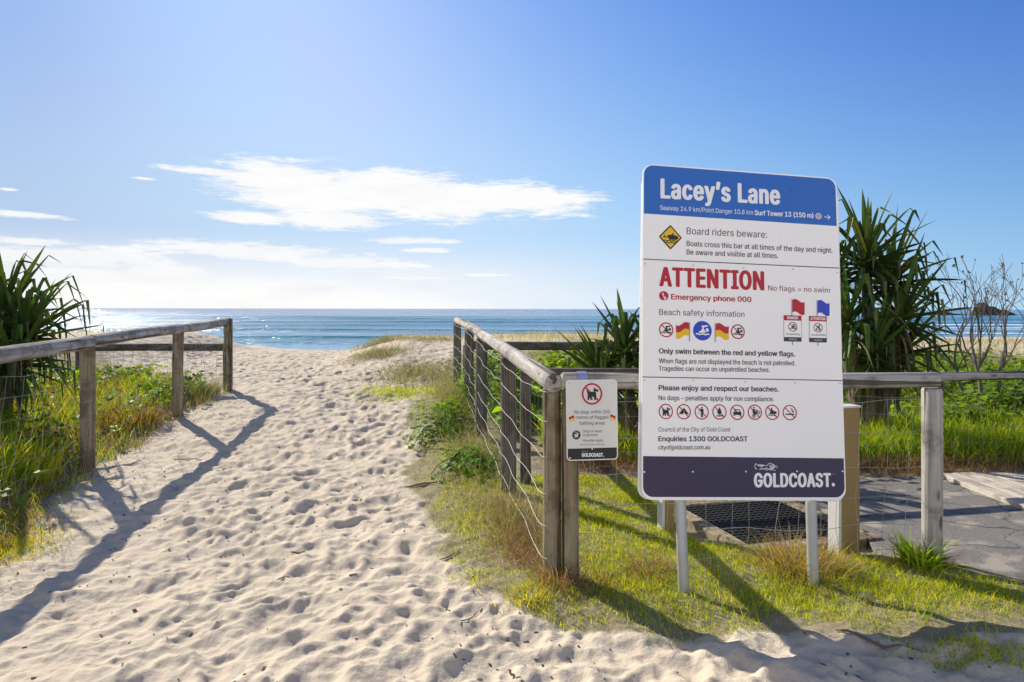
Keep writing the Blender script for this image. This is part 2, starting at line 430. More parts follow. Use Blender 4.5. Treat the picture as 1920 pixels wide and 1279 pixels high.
def build_ground():
    ys = [-60, -40, -25, -14, -8, -5, -3, -2, -1, -.3, .3, .8, 1.2]
    y = 1.4
    while y < 23.5: ys.append(y); y += min(.033, max(.0085, y * y / 1400))
    while y < 3000: ys.append(y); y *= 1.05
    ys = np.array(ys)
    s = np.linspace(-1, 1, 1150); ext = []
    q = 1.0
    while q < 14: q *= 1.13; ext.append(q)
    s = np.concatenate([-np.array(ext)[::-1], s, np.array(ext)])
    w = .93 * np.maximum(ys, 1.0) + .9
    X = s[None, :] * w[:, None]; Y = np.repeat(ys[:, None], len(s), 1)
    Z = ground_z(X, Y)
    vl = veg_left(X, Y); vr = veg_right(X, Y)
    soil = np.maximum(vl * .9, vr)
    nr, nc = X.shape
    idx = np.arange(nr * nc).reshape(nr, nc)
    F = np.stack([idx[:-1, :-1], idx[:-1, 1:], idx[1:, 1:], idx[1:, :-1]], -1).reshape(-1, 4)
    V = np.stack([X, Y, Z], -1).reshape(-1, 3)
    far = sstep(12.5, 16.5, Y)
    soil = soil * (1 - .8 * far)
    me = mesh_np('beach_sand', V, F, True, None, {'soil': soil.ravel()})
    m, N, b, _ = new_mat('sand')
    geo = N.n('ShaderNodeNewGeometry').outputs['Position']
    a = N.n('ShaderNodeAttribute'); a.attribute_name = 'soil'
    big = N.noise(geo, 1.3, 4.0); mid = N.noise(geo, 9.0, 4.0); fine = N.noise(geo, 420.0, 2.0); grit = N.noise(geo, 130.0, 3.0)
    sand = N.mix(big, SAND_A, SAND_B)
    sand = N.mix(N.math('MULTIPLY', N.smooth(.5, .8, mid), .25), sand, (.40, .335, .25))
    sand = N.mix(N.math('MULTIPLY', N.smooth(.35, .7, fine), .22), sand, (.36, .30, .23))
    debris = N.math('MULTIPLY', N.smooth(.66, .71, grit), N.smooth(.36, .60, N.noise(geo, 5.0, 3.0)))
    sand = N.mix(N.math('MULTIPLY', debris, .75), sand, (.07, .05, .035))
    soilc = N.mix(mid, (.26, .225, .125), (.13, .115, .055))
    sf = N.smooth(.25, .75, N.math('ADD', N.math('MULTIPLY', a.outputs['Fac'], .95), N.math('MULTIPLY', N.math('SUBTRACT', N.noise(geo, 7.0, 5.0, .65), .5), .9)))
    N.put(b.inputs['Base Color'], N.mix(N.math('MULTIPLY', sf, .85), sand, soilc))
    b.inputs['Roughness'].default_value = .95; b.inputs['Specular IOR Level'].default_value = .12
    h = N.math('ADD', N.math('MULTIPLY', fine, .25), N.math('ADD', N.math('MULTIPLY', grit, .5), N.math('MULTIPLY', N.noise(geo, 45.0, 4.0), .9)))
    bump(N, b, h, .7, .010)
    o = link('beach_sand', me, m); tag(o, kind='structure')
SAND_A = (.515, .445, .34); SAND_B = (.58, .505, .395)
build_ground()

def gz(x, y): return float(ground_z(np.array([x]), np.array([y]))[0])
def gzs(x, y): return ground_z(x, y)

# ------------------------------------------------------------------ sea
SEA = -3.0
def build_sea():
    ys = [38.0]
    while ys[-1] < 420: ys.append(ys[-1] + min(3.0, max(.55, ys[-1] / 260)))
    while ys[-1] < 30000: ys.append(ys[-1] * 1.06)
    ys = np.array(ys); s = np.linspace(-1.9, 1.9, 420)
    X = s[None, :] * ys[:, None]; Y = np.repeat(ys[:, None], len(s), 1)
    Z = np.full_like(X, SEA)
    for k, (d, h, w, sd) in enumerate([(88, .30, 2.2, 1), (99, .62, 3.0, 2), (118, .34, 3.0, 9), (137, .60, 4.2, 3), (178, .62, 5.0, 4), (222, .65, 6.5, 5), (290, .7, 8, 6), (365, .7, 10, 7)]):
        c = d + (fbm(X * .012, X * 0 + k * 3.3, 3, 60 + k) - .5) * d * .10
        t = (Y - c)
        prof = np.where(t < 0, np.exp(-(t / (w * .55)) ** 2), np.exp(-(t / (w * 1.7)) ** 2))
        amp = h * (.35 + .9 * fbm(X * .02 + 40 * k, X * 0 + 7.7 * k, 3, 80 + k))
        Z = Z + prof * amp
    nr, nc = X.shape; idx = np.arange(nr * nc).reshape(nr, nc)
    F = np.stack([idx[:-1, :-1], idx[:-1, 1:], idx[1:, 1:], idx[1:, :-1]], -1).reshape(-1, 4)
    me = mesh_np('sea', np.stack([X, Y, Z], -1).reshape(-1, 3), F, True)
    m, N, b, _ = new_mat('sea_water')
    geo = N.n('ShaderNodeNewGeometry').outputs['Position']
    sep = N.n('ShaderNodeSeparateXYZ'); N.L.new(geo, sep.inputs[0]); x, y, z = sep.outputs
    n_big = N.noise(N.mapping(geo, (.004, .012, 0)), 1.0, 4.0)
    yy = N.math('ADD', y, N.math('MULTIPLY', N.math('SUBTRACT', n_big, .5), 160.0))
    col = N.mix(N.smooth(70, 230, yy), SEA_NEAR, SEA_MID)
    col = N.mix(N.smooth(200, 1500, yy), col, SEA_FAR)
    col = N.mix(N.math('MULTIPLY', N.smooth(.5, .72, N.noise(N.mapping(geo, (.02, .07, 0)), 1.0, 5.0)), .35), col, (.02, .085, .14))
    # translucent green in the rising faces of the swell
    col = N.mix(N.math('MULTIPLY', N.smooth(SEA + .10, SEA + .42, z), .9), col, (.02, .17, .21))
    # breaking surf towards the right-hand bay
    fn = N.noise(N.mapping(geo, (.03, .06, 0)), 1.0, 5.0, .6)
    fn2 = N.noise(N.mapping(geo, (.25, .5, 0)), 1.0, 5.0, .7)
    foam = None
    bay = N.smooth(.50, .64, N.math('DIVIDE', N.math('ADD', x, N.math('MULTIPLY', N.math('SUBTRACT', fn, .5), 60.0)), y))
    for d, w, a_ in ((128, 5.5, 1.0), (150, 7, .9), (172, 6, .7), (205, 9, 1.0), (250, 8, .6), (315, 16, 1.0)):
        t = N.math('ABSOLUTE', N.math('SUBTRACT', N.math('ADD', y, N.math('MULTIPLY', N.math('SUBTRACT', fn, .5), d * .16)), d))
        f = N.math('MULTIPLY', N.smooth(w, w * .35, t), a_)
        foam = f if foam is None else N.math('MAXIMUM', foam, f)
    foam = N.math('MULTIPLY', N.math('MULTIPLY', foam, bay), N.smooth(.3, .55, fn2))
    # thin broken foam trails off the beach
    for d, w in ((137, 1.0), (112, .8)):
        t = N.math('ABSOLUTE', N.math('SUBTRACT', N.math('ADD', y, N.math('MULTIPLY', N.math('SUBTRACT', fn, .5), 14.0)), d))
        foam = N.math('MAXIMUM', foam, N.math('MULTIPLY', N.math('MULTIPLY', N.smooth(w, 0, t), N.smooth(.48, .62, fn2)), N.smooth(.45, .6, fn)))
    col = N.mix(foam, col, (.78, .80, .80))
    N.put(b.inputs['Base Color'], col)
    N.put(b.inputs['Roughness'], N.math('ADD', SEA_ROUGH, N.math('MULTIPLY', foam, .6)))
    b.inputs['IOR'].default_value = 1.33; b.inputs['Specular IOR Level'].default_value = SEA_SPEC
    h = N.math('ADD', N.noise(N.mapping(geo, (.55, 1.1, 1)), 1.0, 4.0, .6), N.math('MULTIPLY', N.noise(N.mapping(geo, (.12, .3, 1)), 1.0, 3.0), 2.2))
    bump(N, b, h, 1.0, SEA_BUMP)
    o = link('sea', me, m); tag(o, kind='structure')
SEA_NEAR = (.24, .40, .53); SEA_MID = (.06, .20, .37); SEA_FAR = (.03, .11, .29)
SEA_ROUGH, SEA_SPEC, SEA_BUMP = .12, .055, .5
build_sea()

def rock(name, label, pts, base, seed):
    """craggy islet from a coarse height profile: pts = [(x, half-depth, height)]"""
    n = 60; m_ = 22; xs = np.linspace(pts[0][0], pts[-1][0], n)
    hd = np.interp(xs, [p[0] for p in pts], [p[1] for p in pts]); hh = np.interp(xs, [p[0] for p in pts], [p[2] for p in pts])
    V = []
    for i in range(n):
        for j in range(m_):
            a = math.pi * j / (m_ - 1)
            k = .7 + .6 * float(fbm(np.array([xs[i] * .22 + seed]), np.array([a * 2.2]), 4, seed)[0])
            V.append((xs[i], -math.cos(a) * hd[i] * k, max(math.sin(a), 0) ** .6 * hh[i] * k - .6))
    idx = np.arange(n * m_).reshape(n, m_)
    F = np.stack([idx[:-1, :-1], idx[1:, :-1], idx[1:, 1:], idx[:-1, 1:]], -1).reshape(-1, 4)
    o = link(name, mesh_np(name, np.array(V), F, False), M_ROCK, None, base)
    return tag(o, label, 'rock')
M_ROCK = plain('dark_rock', (.045, .042, .035), .9, .5, .35, bmp=.8, bscale=.8)
rock('rock_islet', 'dark craggy rock islet rising from the sea behind the bare branches', [(-18, 3, .6), (-13, 6, 2.5), (-10, 7, 9.2), (-6, 8, 9.6), (0, 9, 7.0), (6, 8, 5.2), (13, 7, 4.6), (19, 4, 1.2), (34, 2, .7)], (392, 560, SEA), 3)
rock('rock_islet', 'low flat dark rock in the sea left of the craggy islet', [(-9, 2, .8), (-6, 4, 3.6), (0, 4, 3.4), (5, 4, 2.2), (14, 3, 1.2), (22, 2, .8)], (362, 570, SEA), 8)

# ------------------------------------------------------------------ paved pad
def sheet(name, poly, z, mat, thick=.02):
    me = bpy.data.meshes.new(name); bm = bmesh.new()
    vs = [bm.verts.new((x, y, z)) for x, y in poly]; f = bm.faces.new(vs)
    if f.normal.z < 0: f.normal_flip()
    r = bmesh.ops.extrude_face_region(bm, geom=[f]); 
    for v in r['geom']:
        if isinstance(v, bmesh.types.BMVert): v.co.z -= thick
    bmesh.ops.recalc_face_normals(bm, faces=bm.faces[:]); bmesh.ops.triangulate(bm, faces=bm.faces[:])
    bm.to_mesh(me); bm.free()
    return link(name, me, mat)
def asphalt_mat():
    m, N, b, _ = new_mat('asphalt'); geo = N.n('ShaderNodeNewGeometry').outputs['Position']
    fine = N.noise(geo, 160.0, 3.0); big = N.noise(geo, 1.5, 4.0); sandy = N.noise(geo, 4.0, 5.0)
    col = N.mix(N.smooth(.35, .7, fine), (.085, .080, .073), (.235, .22, .20))
    col = N.mix(N.math('MULTIPLY', N.smooth(.50, .66, sandy), .7), col, (.34, .30, .24))
    vo = N.n('ShaderNodeTexVoronoi'); vo.feature = 'DISTANCE_TO_EDGE'; vo.inputs['Scale'].default_value = 1.3
    wv = N.n('ShaderNodeVectorMath'); wv.operation = 'ADD'; N.L.new(geo, wv.inputs[0]); N.L.new(N.comb(N.math('MULTIPLY', sandy, .5), N.math('MULTIPLY', big, .5), 0.0), wv.inputs[1]); N.L.new(wv.outputs[0], vo.inputs[0])
    col = N.mix(N.math('MULTIPLY', N.smooth(.012, .004, vo.outputs['Distance']), .8), col, (.025, .023, .02))
    col = N.mix(N.math('MULTIPLY', N.smooth(.55, .62, big), .5), col, (.04, .04, .045))
    N.put(b.inputs['Base Color'], col)
    N.put(b.inputs['Roughness'], N.math('SUBTRACT', .85, N.math('MULTIPLY', N.smooth(.56, .66, big), .55)))
    bump(N, b, fine, .5, .006); return m
o = sheet('asphalt_path', [(2.36, 6.2), (3.868, 6.2), (3.868, 4.55), (9, 4.55), (9, 2.3), (3.45, 3.1), (2.95, 3.72), (2.68, 4.06), (2.28, 4.16), (2.36, 4.6)], .052, asphalt_mat(), .12)
tag(o, kind='structure')
def boardwalk():
    t = thing('boardwalk', 'pale weathered timber boardwalk beside the asphalt at the right edge', 'boardwalk', (3.9, 4.6, .05))
    x = 3.875
    for k in range(26):
        b = MB(); w = .138
        b.box((0, 0, 0), (w, .045, 1.66)); y = 5.38 + random.uniform(-.012, .012)
        b.build('plank', M_PLANK, t, (x + w / 2, y, .068 + random.uniform(-.003, .003)), Quaternion((1, 0, 0), math.radians(90)), bevel=.004)
        x += .146
boardwalk()
# ------------------------------------------------------------------ timber fences
def log_mesh(name, L, r, seed, sides=18, taper=0.0, bev=.012):
    """a round log lying along its own z axis, slightly lumpy, with a worn edge and end faces"""
    n = max(6, int(L / .10)); zs = np.concatenate([[0, bev], np.linspace(bev, L - bev, n)[1:-1], [L - bev, L]])
    th = np.linspace(0, 2 * np.pi, sides, endpoint=False)
    T, Zz = np.meshgrid(th, zs)
    k = 1 + .09 * (fbm(np.cos(T) * 1.2 + seed * 3.1 + 9, np.sin(T) * 1.2 + Zz * 1.6 + seed, 3, 7) - .5) + .04 * (fbm(np.cos(T) * 4 + seed, Zz * 5 + np.sin(T) * 4, 2, 9) - .5)
    rr = r * k * (1 - taper * Zz / L)
    rr[0] *= .88; rr[-1] *= .88
    bow = .006 * L * np.sin(np.pi * Zz / L) * (1 if L > 1.3 else 0)
    V = np.stack([np.cos(T) * rr + bow * math.cos(seed * 2.3), np.sin(T) * rr + bow * math.sin(seed * 2.3), Zz], -1).reshape(-1, 3)
    m = len(zs); fs = []
    for i in range(m - 1):
        for j in range(sides):
            j2 = (j + 1) % sides; fs.append((i * sides + j, i * sides + j2, (i + 1) * sides + j2, (i + 1) * sides + j))
    fs.append(tuple(range(sides - 1, -1, -1))); fs.append(tuple((m - 1) * sides + j for j in range(sides)))
    me = bpy.data.meshes.new(name); me.from_pydata(V.tolist(), [], fs); me.update()
    sm = [True] * len(fs); sm[-1] = sm[-2] = False; me.polygons.foreach_set('use_smooth', sm)
    return me
_seed = [0]
def add_log(name, p0, p1, r, mat, parent, taper=0.0):
    _seed[0] += 1
    p0 = Vector(p0); p1 = Vector(p1); d = p1 - p0
    q = d.to_track_quat('Z', 'Y')
    return link(name, log_mesh(name, d.length, r, _seed[0], taper=taper), mat, parent, p0, q)

def wire_panel(parent, p0, p1, h0, h1, heights, vstep, off, r=.0017, sag=.03, wave=.006, seed=1, vwob=.012, vr=.85, bulge=.5, wrap=None):
    """woven wire between two ground points: horizontal strands and upright strands, one mesh"""
    R = random.Random(seed); b = MB(); p0 = Vector(p0); p1 = Vector(p1); d = p1 - p0; L = math.hypot(d.x, d.y)
    nrm = Vector((d.y, -d.x, 0)).normalized() * off
    ph = [R.uniform(0, 6.3) for _ in range(40)]
    def pt(t, f):
        h = h0 + (h1 - h0) * t
        w = sag * math.sin(math.pi * ((t * L / 2.0) % 1.0)) * (f - .25)
        return p0 + d * t + nrm * (1 + bulge * math.sin(7 * t * L + f * 5 + ph[0])) + Vector((0, 0, h * f - w + wave * math.sin(t * L * 7 + ph[int(f * 20) % 40]) + wave * .5 * math.sin(t * L * 17 + ph[int(f * 13) % 40])))
    n = max(8, int(L / .045))
    for f in heights:
        line = [pt(i / n, f) for i in range(n + 1)]
        if wrap: line = [Vector((p0.x + wx, p0.y + wy, line[0].z)) for wx, wy in wrap] + line[1:]
        b.tube(line, r, 4, False)
    k = int(L / vstep)
    for i in range(k + 1):
        t = min(1, max(0, (i + R.uniform(-.18, .18)) / k)); w1 = R.uniform(-vwob, vwob) / L; w2 = R.uniform(-vwob, vwob) / L
        hs = [0.02] + list(heights)
        b.tube([pt(min(1, max(0, t + (w1 if j % 2 else w2))), f) for j, f in enumerate(hs)], r * vr, 4, False)
    return b.build('wire_mesh', M_WIRE, parent)

H_RAIL = 1.115
# --- fence along the left of the path
LP = [Vector((-3.86, 4.45, .02)), Vector((-4.13, 6.64, .0)), Vector((-4.40, 9.0, .10)), Vector((-4.515, 10.85, .235))]
f = thing('path_fence', 'weathered log fence with wire mesh on the left of the sand path', 'fence', LP[1])
tops = [1.205, 1.235, 1.295, 1.352]
for i, p in enumerate(LP):
    zt = tops[i] - .03 if i < 3 else 1.41
    add_log('post', (p.x, p.y, gz(p.x, p.y) - .25), (p.x, p.y, zt), .068, M_POST, f)
add_log('rail', (LP[0].x + .18, 2.6, 1.19), (LP[1].x, LP[1].y + .03, tops[1]), .068, M_RAIL, f)
add_log('rail', (LP[1].x, LP[1].y + .035, tops[1] + .004), (LP[2].x, LP[2].y + .04, tops[2]), .066, M_RAIL, f)
add_log('rail', (LP[2].x, LP[2].y + .045, tops[2] + .003), (LP[3].x - .01, LP[3].y - .055, tops[3]), .060, M_RAIL, f)
add_log('post', (-3.62, 2.45, -.2), (-3.62, 2.45, 1.16), .068, M_POST, f)
for i, (a, c) in enumerate([((-3.62, 2.45, .02), LP[0]), (LP[0], LP[1]), (LP[1], LP[2]), (LP[2], LP[3])]):
    wire_panel(f, a, c, 1.15, 1.12, (.04, .15, .29, .45, .61, .78, .93), .155, .075, .0022, .05, .005, 10 + i, vr=.6)

# --- fence on the right of the path, ending at the corner beside the sign
RP = [Vector((.228, 3.90, .05)), Vector((-.03, 5.64, .09)), Vector((-.34, 7.75, .16)), Vector((-.61, 9.7, .24)), Vector((-.93, 11.6, .28))]
f = thing('path_fence', 'weathered log fence with wire mesh on the right of the sand path', 'fence', RP[0])
tz = [1.150, 1.205, 1.272, 1.325, 1.372]
for i, p in enumerate(RP):
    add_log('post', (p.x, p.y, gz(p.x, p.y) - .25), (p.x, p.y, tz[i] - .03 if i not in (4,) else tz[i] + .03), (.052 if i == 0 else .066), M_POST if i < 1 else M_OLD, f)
add_log('rail', (RP[0].x + .012, RP[0].y - .055, tz[0]), (RP[2].x, RP[2].y, tz[2]), .056, M_RAIL, f)
add_log('rail', (RP[2].x, RP[2].y + .005, tz[2] + .004), (RP[4].x, RP[4].y - .07, tz[4]), .058, M_RAIL, f)
for i in range(4):
    wire_panel(f, RP[i], RP[i + 1], 1.13, 1.13, (.10, .26, .42, .60, .78, .93), ((.12)), -.06, .0011, .04, .003, 20 + i, vr=.65, bulge=.12, wrap=[(.02, -.0555), (-.03, -.05), (-.055, -.015)] if i == 0 else None)

# --- front fence behind the big sign
FP0 = Vector((.334, 3.845, .05)); FP1 = Vector((2.515, 4.09, .05))
f = thing('front_fence', 'round timber rail fence with wire mesh running behind the big sign', 'fence', FP0)
add_log('post', (FP0.x, FP0.y, -.2), (FP0.x, FP0.y, 1.12), .050, M_POST, f)
add_log('post', (FP1.x, FP1.y, -.2), (FP1.x, FP1.y, 1.10), .056, M_RAIL, f)
add_log('rail', (FP0.x - .055, FP0.y - .004, 1.168), (FP1.x + .035, FP1.y, 1.150), .046, M_RAIL, f)
wire_panel(f, FP0, FP1, 1.10, 1.08, (.05, .20, .36, .53, .72, .90), .135, -.056, .0016, .03, .006, 31)
# blue tie round the end of the rail
b = MB(); b.tube([(FP0.x + .03, FP0.y + .003, 1.168), (FP0.x + .085, FP0.y + .009, 1.1675)], .0495, 16, False)
b.build('blue_tape', plain('blue_tape', (.22, .27, .45), .6, .1, 12), f)

# --- second fence across the dune plants behind
MP = [Vector((.12, 5.95, .09)), Vector((2.3, 6.28, .05)), Vector((4.0, 6.53, .05)), Vector((6.9, 6.95, .05))]
f = thing('dune_fence', 'grey log fence standing behind the front fence before the dune plants', 'fence', MP[0])
mz = [1.012, .968, .925, .895]
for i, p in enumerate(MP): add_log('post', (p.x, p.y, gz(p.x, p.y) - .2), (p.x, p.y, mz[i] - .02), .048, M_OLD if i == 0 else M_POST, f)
for i in range(3):
    e = .04 if i == 0 else 0
    add_log('rail', (MP[i].x - e, MP[i].y, mz[i]), (MP[i + 1].x - .004, MP[i + 1].y, mz[i + 1]), .043, M_OLD if i == 0 else M_RAIL, f)
    wire_panel(f, MP[i], MP[i + 1], .90, .84, (.08, .25, .42, .62, .82), .15, -.05, .0017, .03, .006, 41 + i)

# --- cross fences at the dune edge
CR = [Vector((-.80, 11.95, .3)), Vector((1.9, 12.15, .35)), Vector((4.7, 12.35, .4))]
f = thing('dune_fence', 'low dark rail fence leading right from the far end of the path', 'fence', CR[0])
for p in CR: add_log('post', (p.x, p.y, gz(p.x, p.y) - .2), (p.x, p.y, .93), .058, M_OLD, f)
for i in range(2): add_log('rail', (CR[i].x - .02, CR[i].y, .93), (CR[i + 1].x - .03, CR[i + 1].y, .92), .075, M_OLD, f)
CLp = [Vector((-4.62, 11.05, .25)), Vector((-7.1, 11.2, .35)), Vector((-9.6, 11.4, .4))]
f = thing('dune_fence', 'low dark rail fence leading left behind the spiky plant', 'fence', CLp[0])
for p in CLp: add_log('post', (p.x, p.y, gz(p.x, p.y) - .2), (p.x, p.y, .93), .055, M_OLD, f)
for i in range(2): add_log('rail', (CLp[i].x + (.03 if i == 0 else 0), CLp[i].y, .94), (CLp[i + 1].x + .004, CLp[i + 1].y, .92), .062, M_OLD, f)
for i in range(2): wire_panel(f, CLp[i], CLp[i + 1], .75, .65, (.1, .3, .5, .7, .9), .15, -.06, .0018, .03, .006, 51 + i)

# ------------------------------------------------------------------ shower posts, drain mat
def square_post(label, x, y, w, d, h, yaw, z0=.0):
    t = thing('timber_bollard', label, 'bollard', (x, y, z0), 'tan posts beside the drain mat')
    q = Quaternion((0, 0, 1), yaw); M = q.to_matrix()
    b = MB(); b.box((0, 0, h / 2 - .1), (w, d, h + .2)); b.build('post_body', M_TAN, t, (x, y, z0), q, bevel=.006)
    b = MB(); b.box((0, 0, h + .006), (w + .012, d + .012, .012)); b.build('post_cap', M_GREYPAINT, t, (x, y, z0), q, bevel=.003)
    b = MB(); b.box((-w / 2 - .0105, 0, h / 2 - .1), (.021, d * .94, h * .97 + .2)); b.build('side_board', M_GREYPAINT, t, (x, y, z0), q, bevel=.003)
    for zz in (.25, .62):
        b = MB(); b.tube([(w * .36, -d / 2 + .002, h * zz), (w * .36, -d / 2 - .005, h * zz)], .007, 8)
        b.build('bolt', M_STEEL, t, (x, y, z0), q)
square_post('tall tan square post standing right of the drain mat beside the big sign', 2.085, 4.27, .135, .10, .93, math.radians(17), .03)
square_post('shorter tan square post standing left of the drain mat under the big sign', 1.075, 4.72, .07, .09, .52, math.radians(12), .03)

def drain_mat():
    yaw = math.radians(15); q = Quaternion((0, 0, 1), yaw)
    c = Vector((1.80, 4.90, -.012))
    t = thing('drain_platform', 'black rubber grid mat in a low timber frame behind the sign legs', 'platform', c)
    M = q.to_matrix()
    def P(x, y, z): return tuple(c + M @ Vector((x, y, z)))
    for (x, y, sx, sy) in ((0, -.50, 1.05, .11), (0, .50, 1.05, .11), (-.47, 0, .11, .885), (.47, 0, .11, .885)):
        b = MB(); b.box((0, 0, 0), (sx, sy, .12)); b.build('timber_edge', M_POST, t, P(x, y, .02), q, bevel=.008)
    b = MB(); n = 17
    for i in range(n + 1):
        k = -.41 + .82 * i / n
        b.box((k, 0, 0), (.016, .86, .026))
    for i in range(n + 1):
        k = -.42 + .84 * i / n
        b.box((0, k, .0035), (.82, .016, .026))
    b.build('rubber_mat', plain('black_rubber', (.018, .018, .018), .6, .3, 20, spec=.25), t, P(0, 0, .055), q)
    b = MB(); b.box((0, 0, 0), (.83, .87, .02)); b.build('drain_pit', plain('pit_dark', (.02, .018, .016), .9), t, P(0, 0, .012), q)
drain_mat()
t = thing('tap_box', 'small grey metal box on the ground beyond the drain mat', 'box', (2.0, 5.72, .055))
b = MB(); b.box((0, 0, .05), (.13, .11, .10)); b.build('box_body', M_STEEL, t, (2.0, 5.72, .055), bevel=.006)
b = MB(); b.box((0, 0, .106), (.15, .13, .012)); b.build('box_lid', M_STEEL, t, (2.0, 5.72, .055), bevel=.003)
# ------------------------------------------------------------------ signs
def flat(name, c, rough=.45): return plain(name, c, rough, .05, 3, spec=.35)
S_WHITE = None
def sign_white():
    m, N, b, _ = new_mat('sign_white'); tc = N.n('ShaderNodeTexCoord').outputs['Object']
    big = N.noise(tc, 1.4, 4.0); fine = N.noise(tc, 90.0, 3.0)
    col = N.mix(big, (.84, .84, .83), (.90, .90, .90))
    sc = N.math('MULTIPLY', N.smooth(.70, .74, N.noise(N.mapping(tc, (30, 14, 22)), 1.0, 4.0, .7)), N.smooth(.55, .7, N.noise(tc, 4.0, 2.0)))
    col = N.mix(N.math('MULTIPLY', sc, .4), col, (.45, .42, .36))
    drip = N.smooth(.62, .8, N.noise(N.mapping(tc, (22, 22, .8)), 1.0, 3.0)); col = N.mix(N.math('MULTIPLY', drip, .12), col, (.6, .57, .5))
    N.put(b.inputs['Base Color'], col); N.put(b.inputs['Roughness'], N.math('ADD', .38, N.math('MULTIPLY', big, .15)))
    bump(N, b, fine, .05, .002); return m
S_WHITE = sign_white()
S_BLUE = flat('sign_blue', (.018, .13, .50)); S_NAVY = flat('sign_navy', (.036, .030, .075)); S_DARK = flat('sign_dark_grey', (.045, .045, .055))
S_RED = flat('sign_red', (.45, .012, .03)); S_MAROON = flat('sign_maroon', (.20, .025, .04)); S_YEL = flat('sign_yellow', (.78, .50, .015))
S_BLK = flat('sign_black', (.018, .018, .02)); S_LBLUE = flat('sign_bright_blue', (.025, .06, .50)); S_TXT = flat('sign_text_white', (.80, .82, .86))
S_POLE = flat('sign_pole_grey', (.33, .30, .42)); S_BOLT = plain('bolt_head', (.55, .55, .55), .4, .1, 20, metal=.3)
S_GREYT = flat('sign_text_grey', (.10, .10, .11)); S_PANELGREY = flat('dog_sign_white', (.62, .63, .62))

class Board:
    """a flat board given by its four corners (tl, tr, br, bl) in the world; uv in metres from the lower-left corner"""
    def __init__(self, tl, tr, br, bl, pix):
        tl, tr, br, bl = map(Vector, (tl, tr, br, bl))
        self.o = bl; self.U = (br - bl).normalized(); v = tl - bl; self.V = (v - self.U * v.dot(self.U)).normalized(); self.N = self.U.cross(self.V)
        self.W = (br - bl).length; self.H = v.length
        A = []; rhs = []
        for (px, py), (u, w) in zip(pix, ((0, self.H), (self.W, self.H), (self.W, 0), (0, 0))):
            A.append([px, py, 1, 0, 0, 0, -u * px, -u * py]); rhs.append(u); A.append([0, 0, 0, px, py, 1, -w * px, -w * py]); rhs.append(w)
        self.h = np.append(np.linalg.solve(np.array(A, float), np.array(rhs, float)), 1).reshape(3, 3)
        self.M = Matrix((self.U, self.V, self.N)).transposed(); self.q = self.M.to_quaternion()
    def uv(self, px, py):
        r = self.h @ np.array([px, py, 1.0]); return Vector((r[0] / r[2], r[1] / r[2]))
    def plate(self, me, name, mat, parent, lift):
        """the board itself: its mesh carries the tilt, so that lettering can be its child"""
        me.transform(self.M.to_4x4()); me.update()
        return link(name, me, mat, parent, self.o + self.N * lift)
    def place(self, me, name, mat, parent, lift):
        return link(name, me, mat, parent, self.o + self.N * lift, self.q)

def poly_mesh(name, polys, thick=0.0):
    me = bpy.data.meshes.new(name); bm = bmesh.new()
    for i, p in enumerate(polys):
        vs = [bm.verts.new((x, y, 0 if thick else i * .00002)) for x, y in p]     # overlapping strokes never share a plane
        try: fc = bm.faces.new(vs)
        except ValueError: continue
        fc.normal_update()
        if fc.normal.z < 0: fc.normal_flip()
    if thick:
        r = bmesh.ops.extrude_face_region(bm, geom=bm.faces[:])
        for v in r['geom']:
            if isinstance(v, bmesh.types.BMVert): v.co.z += thick
        bmesh.ops.recalc_face_normals(bm, faces=bm.faces[:])
    bmesh.ops.triangulate(bm, faces=[f for f in bm.faces if len(f.verts) > 4], ngon_method='EAR_CLIP')
    bm.to_mesh(me); bm.free(); return me

def rrect(x0, y0, x1, y1, r, corners=(1, 1, 1, 1), n=8):
    """rounded rectangle, corners = (ll, lr, ur, ul)"""
    pts = []
    for k, (cx, cy, a0) in enumerate(((x0 + r, y0 + r, 180), (x1 - r, y0 + r, 270), (x1 - r, y1 - r, 0), (x0 + r, y1 - r, 90))):
        if corners[k]:
            for i in range(n + 1):
                a = math.radians(a0 + 90 * i / n); pts.append((cx + r * math.cos(a), cy + r * math.sin(a)))
        else: pts.append(((x0, y0), (x1, y0), (x1, y1), (x0, y1))[k])
    return pts
def ring(r0, r1, n=40):
    out = []
    for i in range(n):
        a, c = 2 * math.pi * i / n, 2 * math.pi * (i + 1) / n
        out.append([(r0 * math.cos(a), r0 * math.sin(a)), (r1 * math.cos(a), r1 * math.sin(a)), (r1 * math.cos(c), r1 * math.sin(c)), (r0 * math.cos(c), r0 * math.sin(c))])
    return out
def disc(x, y, r, n=24): return [(x + r * math.cos(2 * math.pi * i / n), y + r * math.sin(2 * math.pi * i / n)) for i in range(n)]
def bar(x0, y0, x1, y1, w):
    dx, dy = x1 - x0, y1 - y0; l = math.hypot(dx, dy); nx, ny = -dy / l * w / 2, dx / l * w / 2
    return [(x0 + nx, y0 + ny), (x0 - nx, y0 - ny), (x1 - nx, y1 - ny), (x1 + nx, y1 + ny)]
def wave_strip(x0, x1, y, amp, th, k=3, n=24):
    up = []; dn = []
    for i in range(n + 1):
        t = i / n; q = y + amp * math.sin(t * k * 2 * math.pi); up.append((x0 + (x1 - x0) * t, q + th / 2)); dn.append((x0 + (x1 - x0) * t, q - th / 2))
    return [[dn[i], dn[i + 1], up[i + 1], up[i]] for i in range(n)]

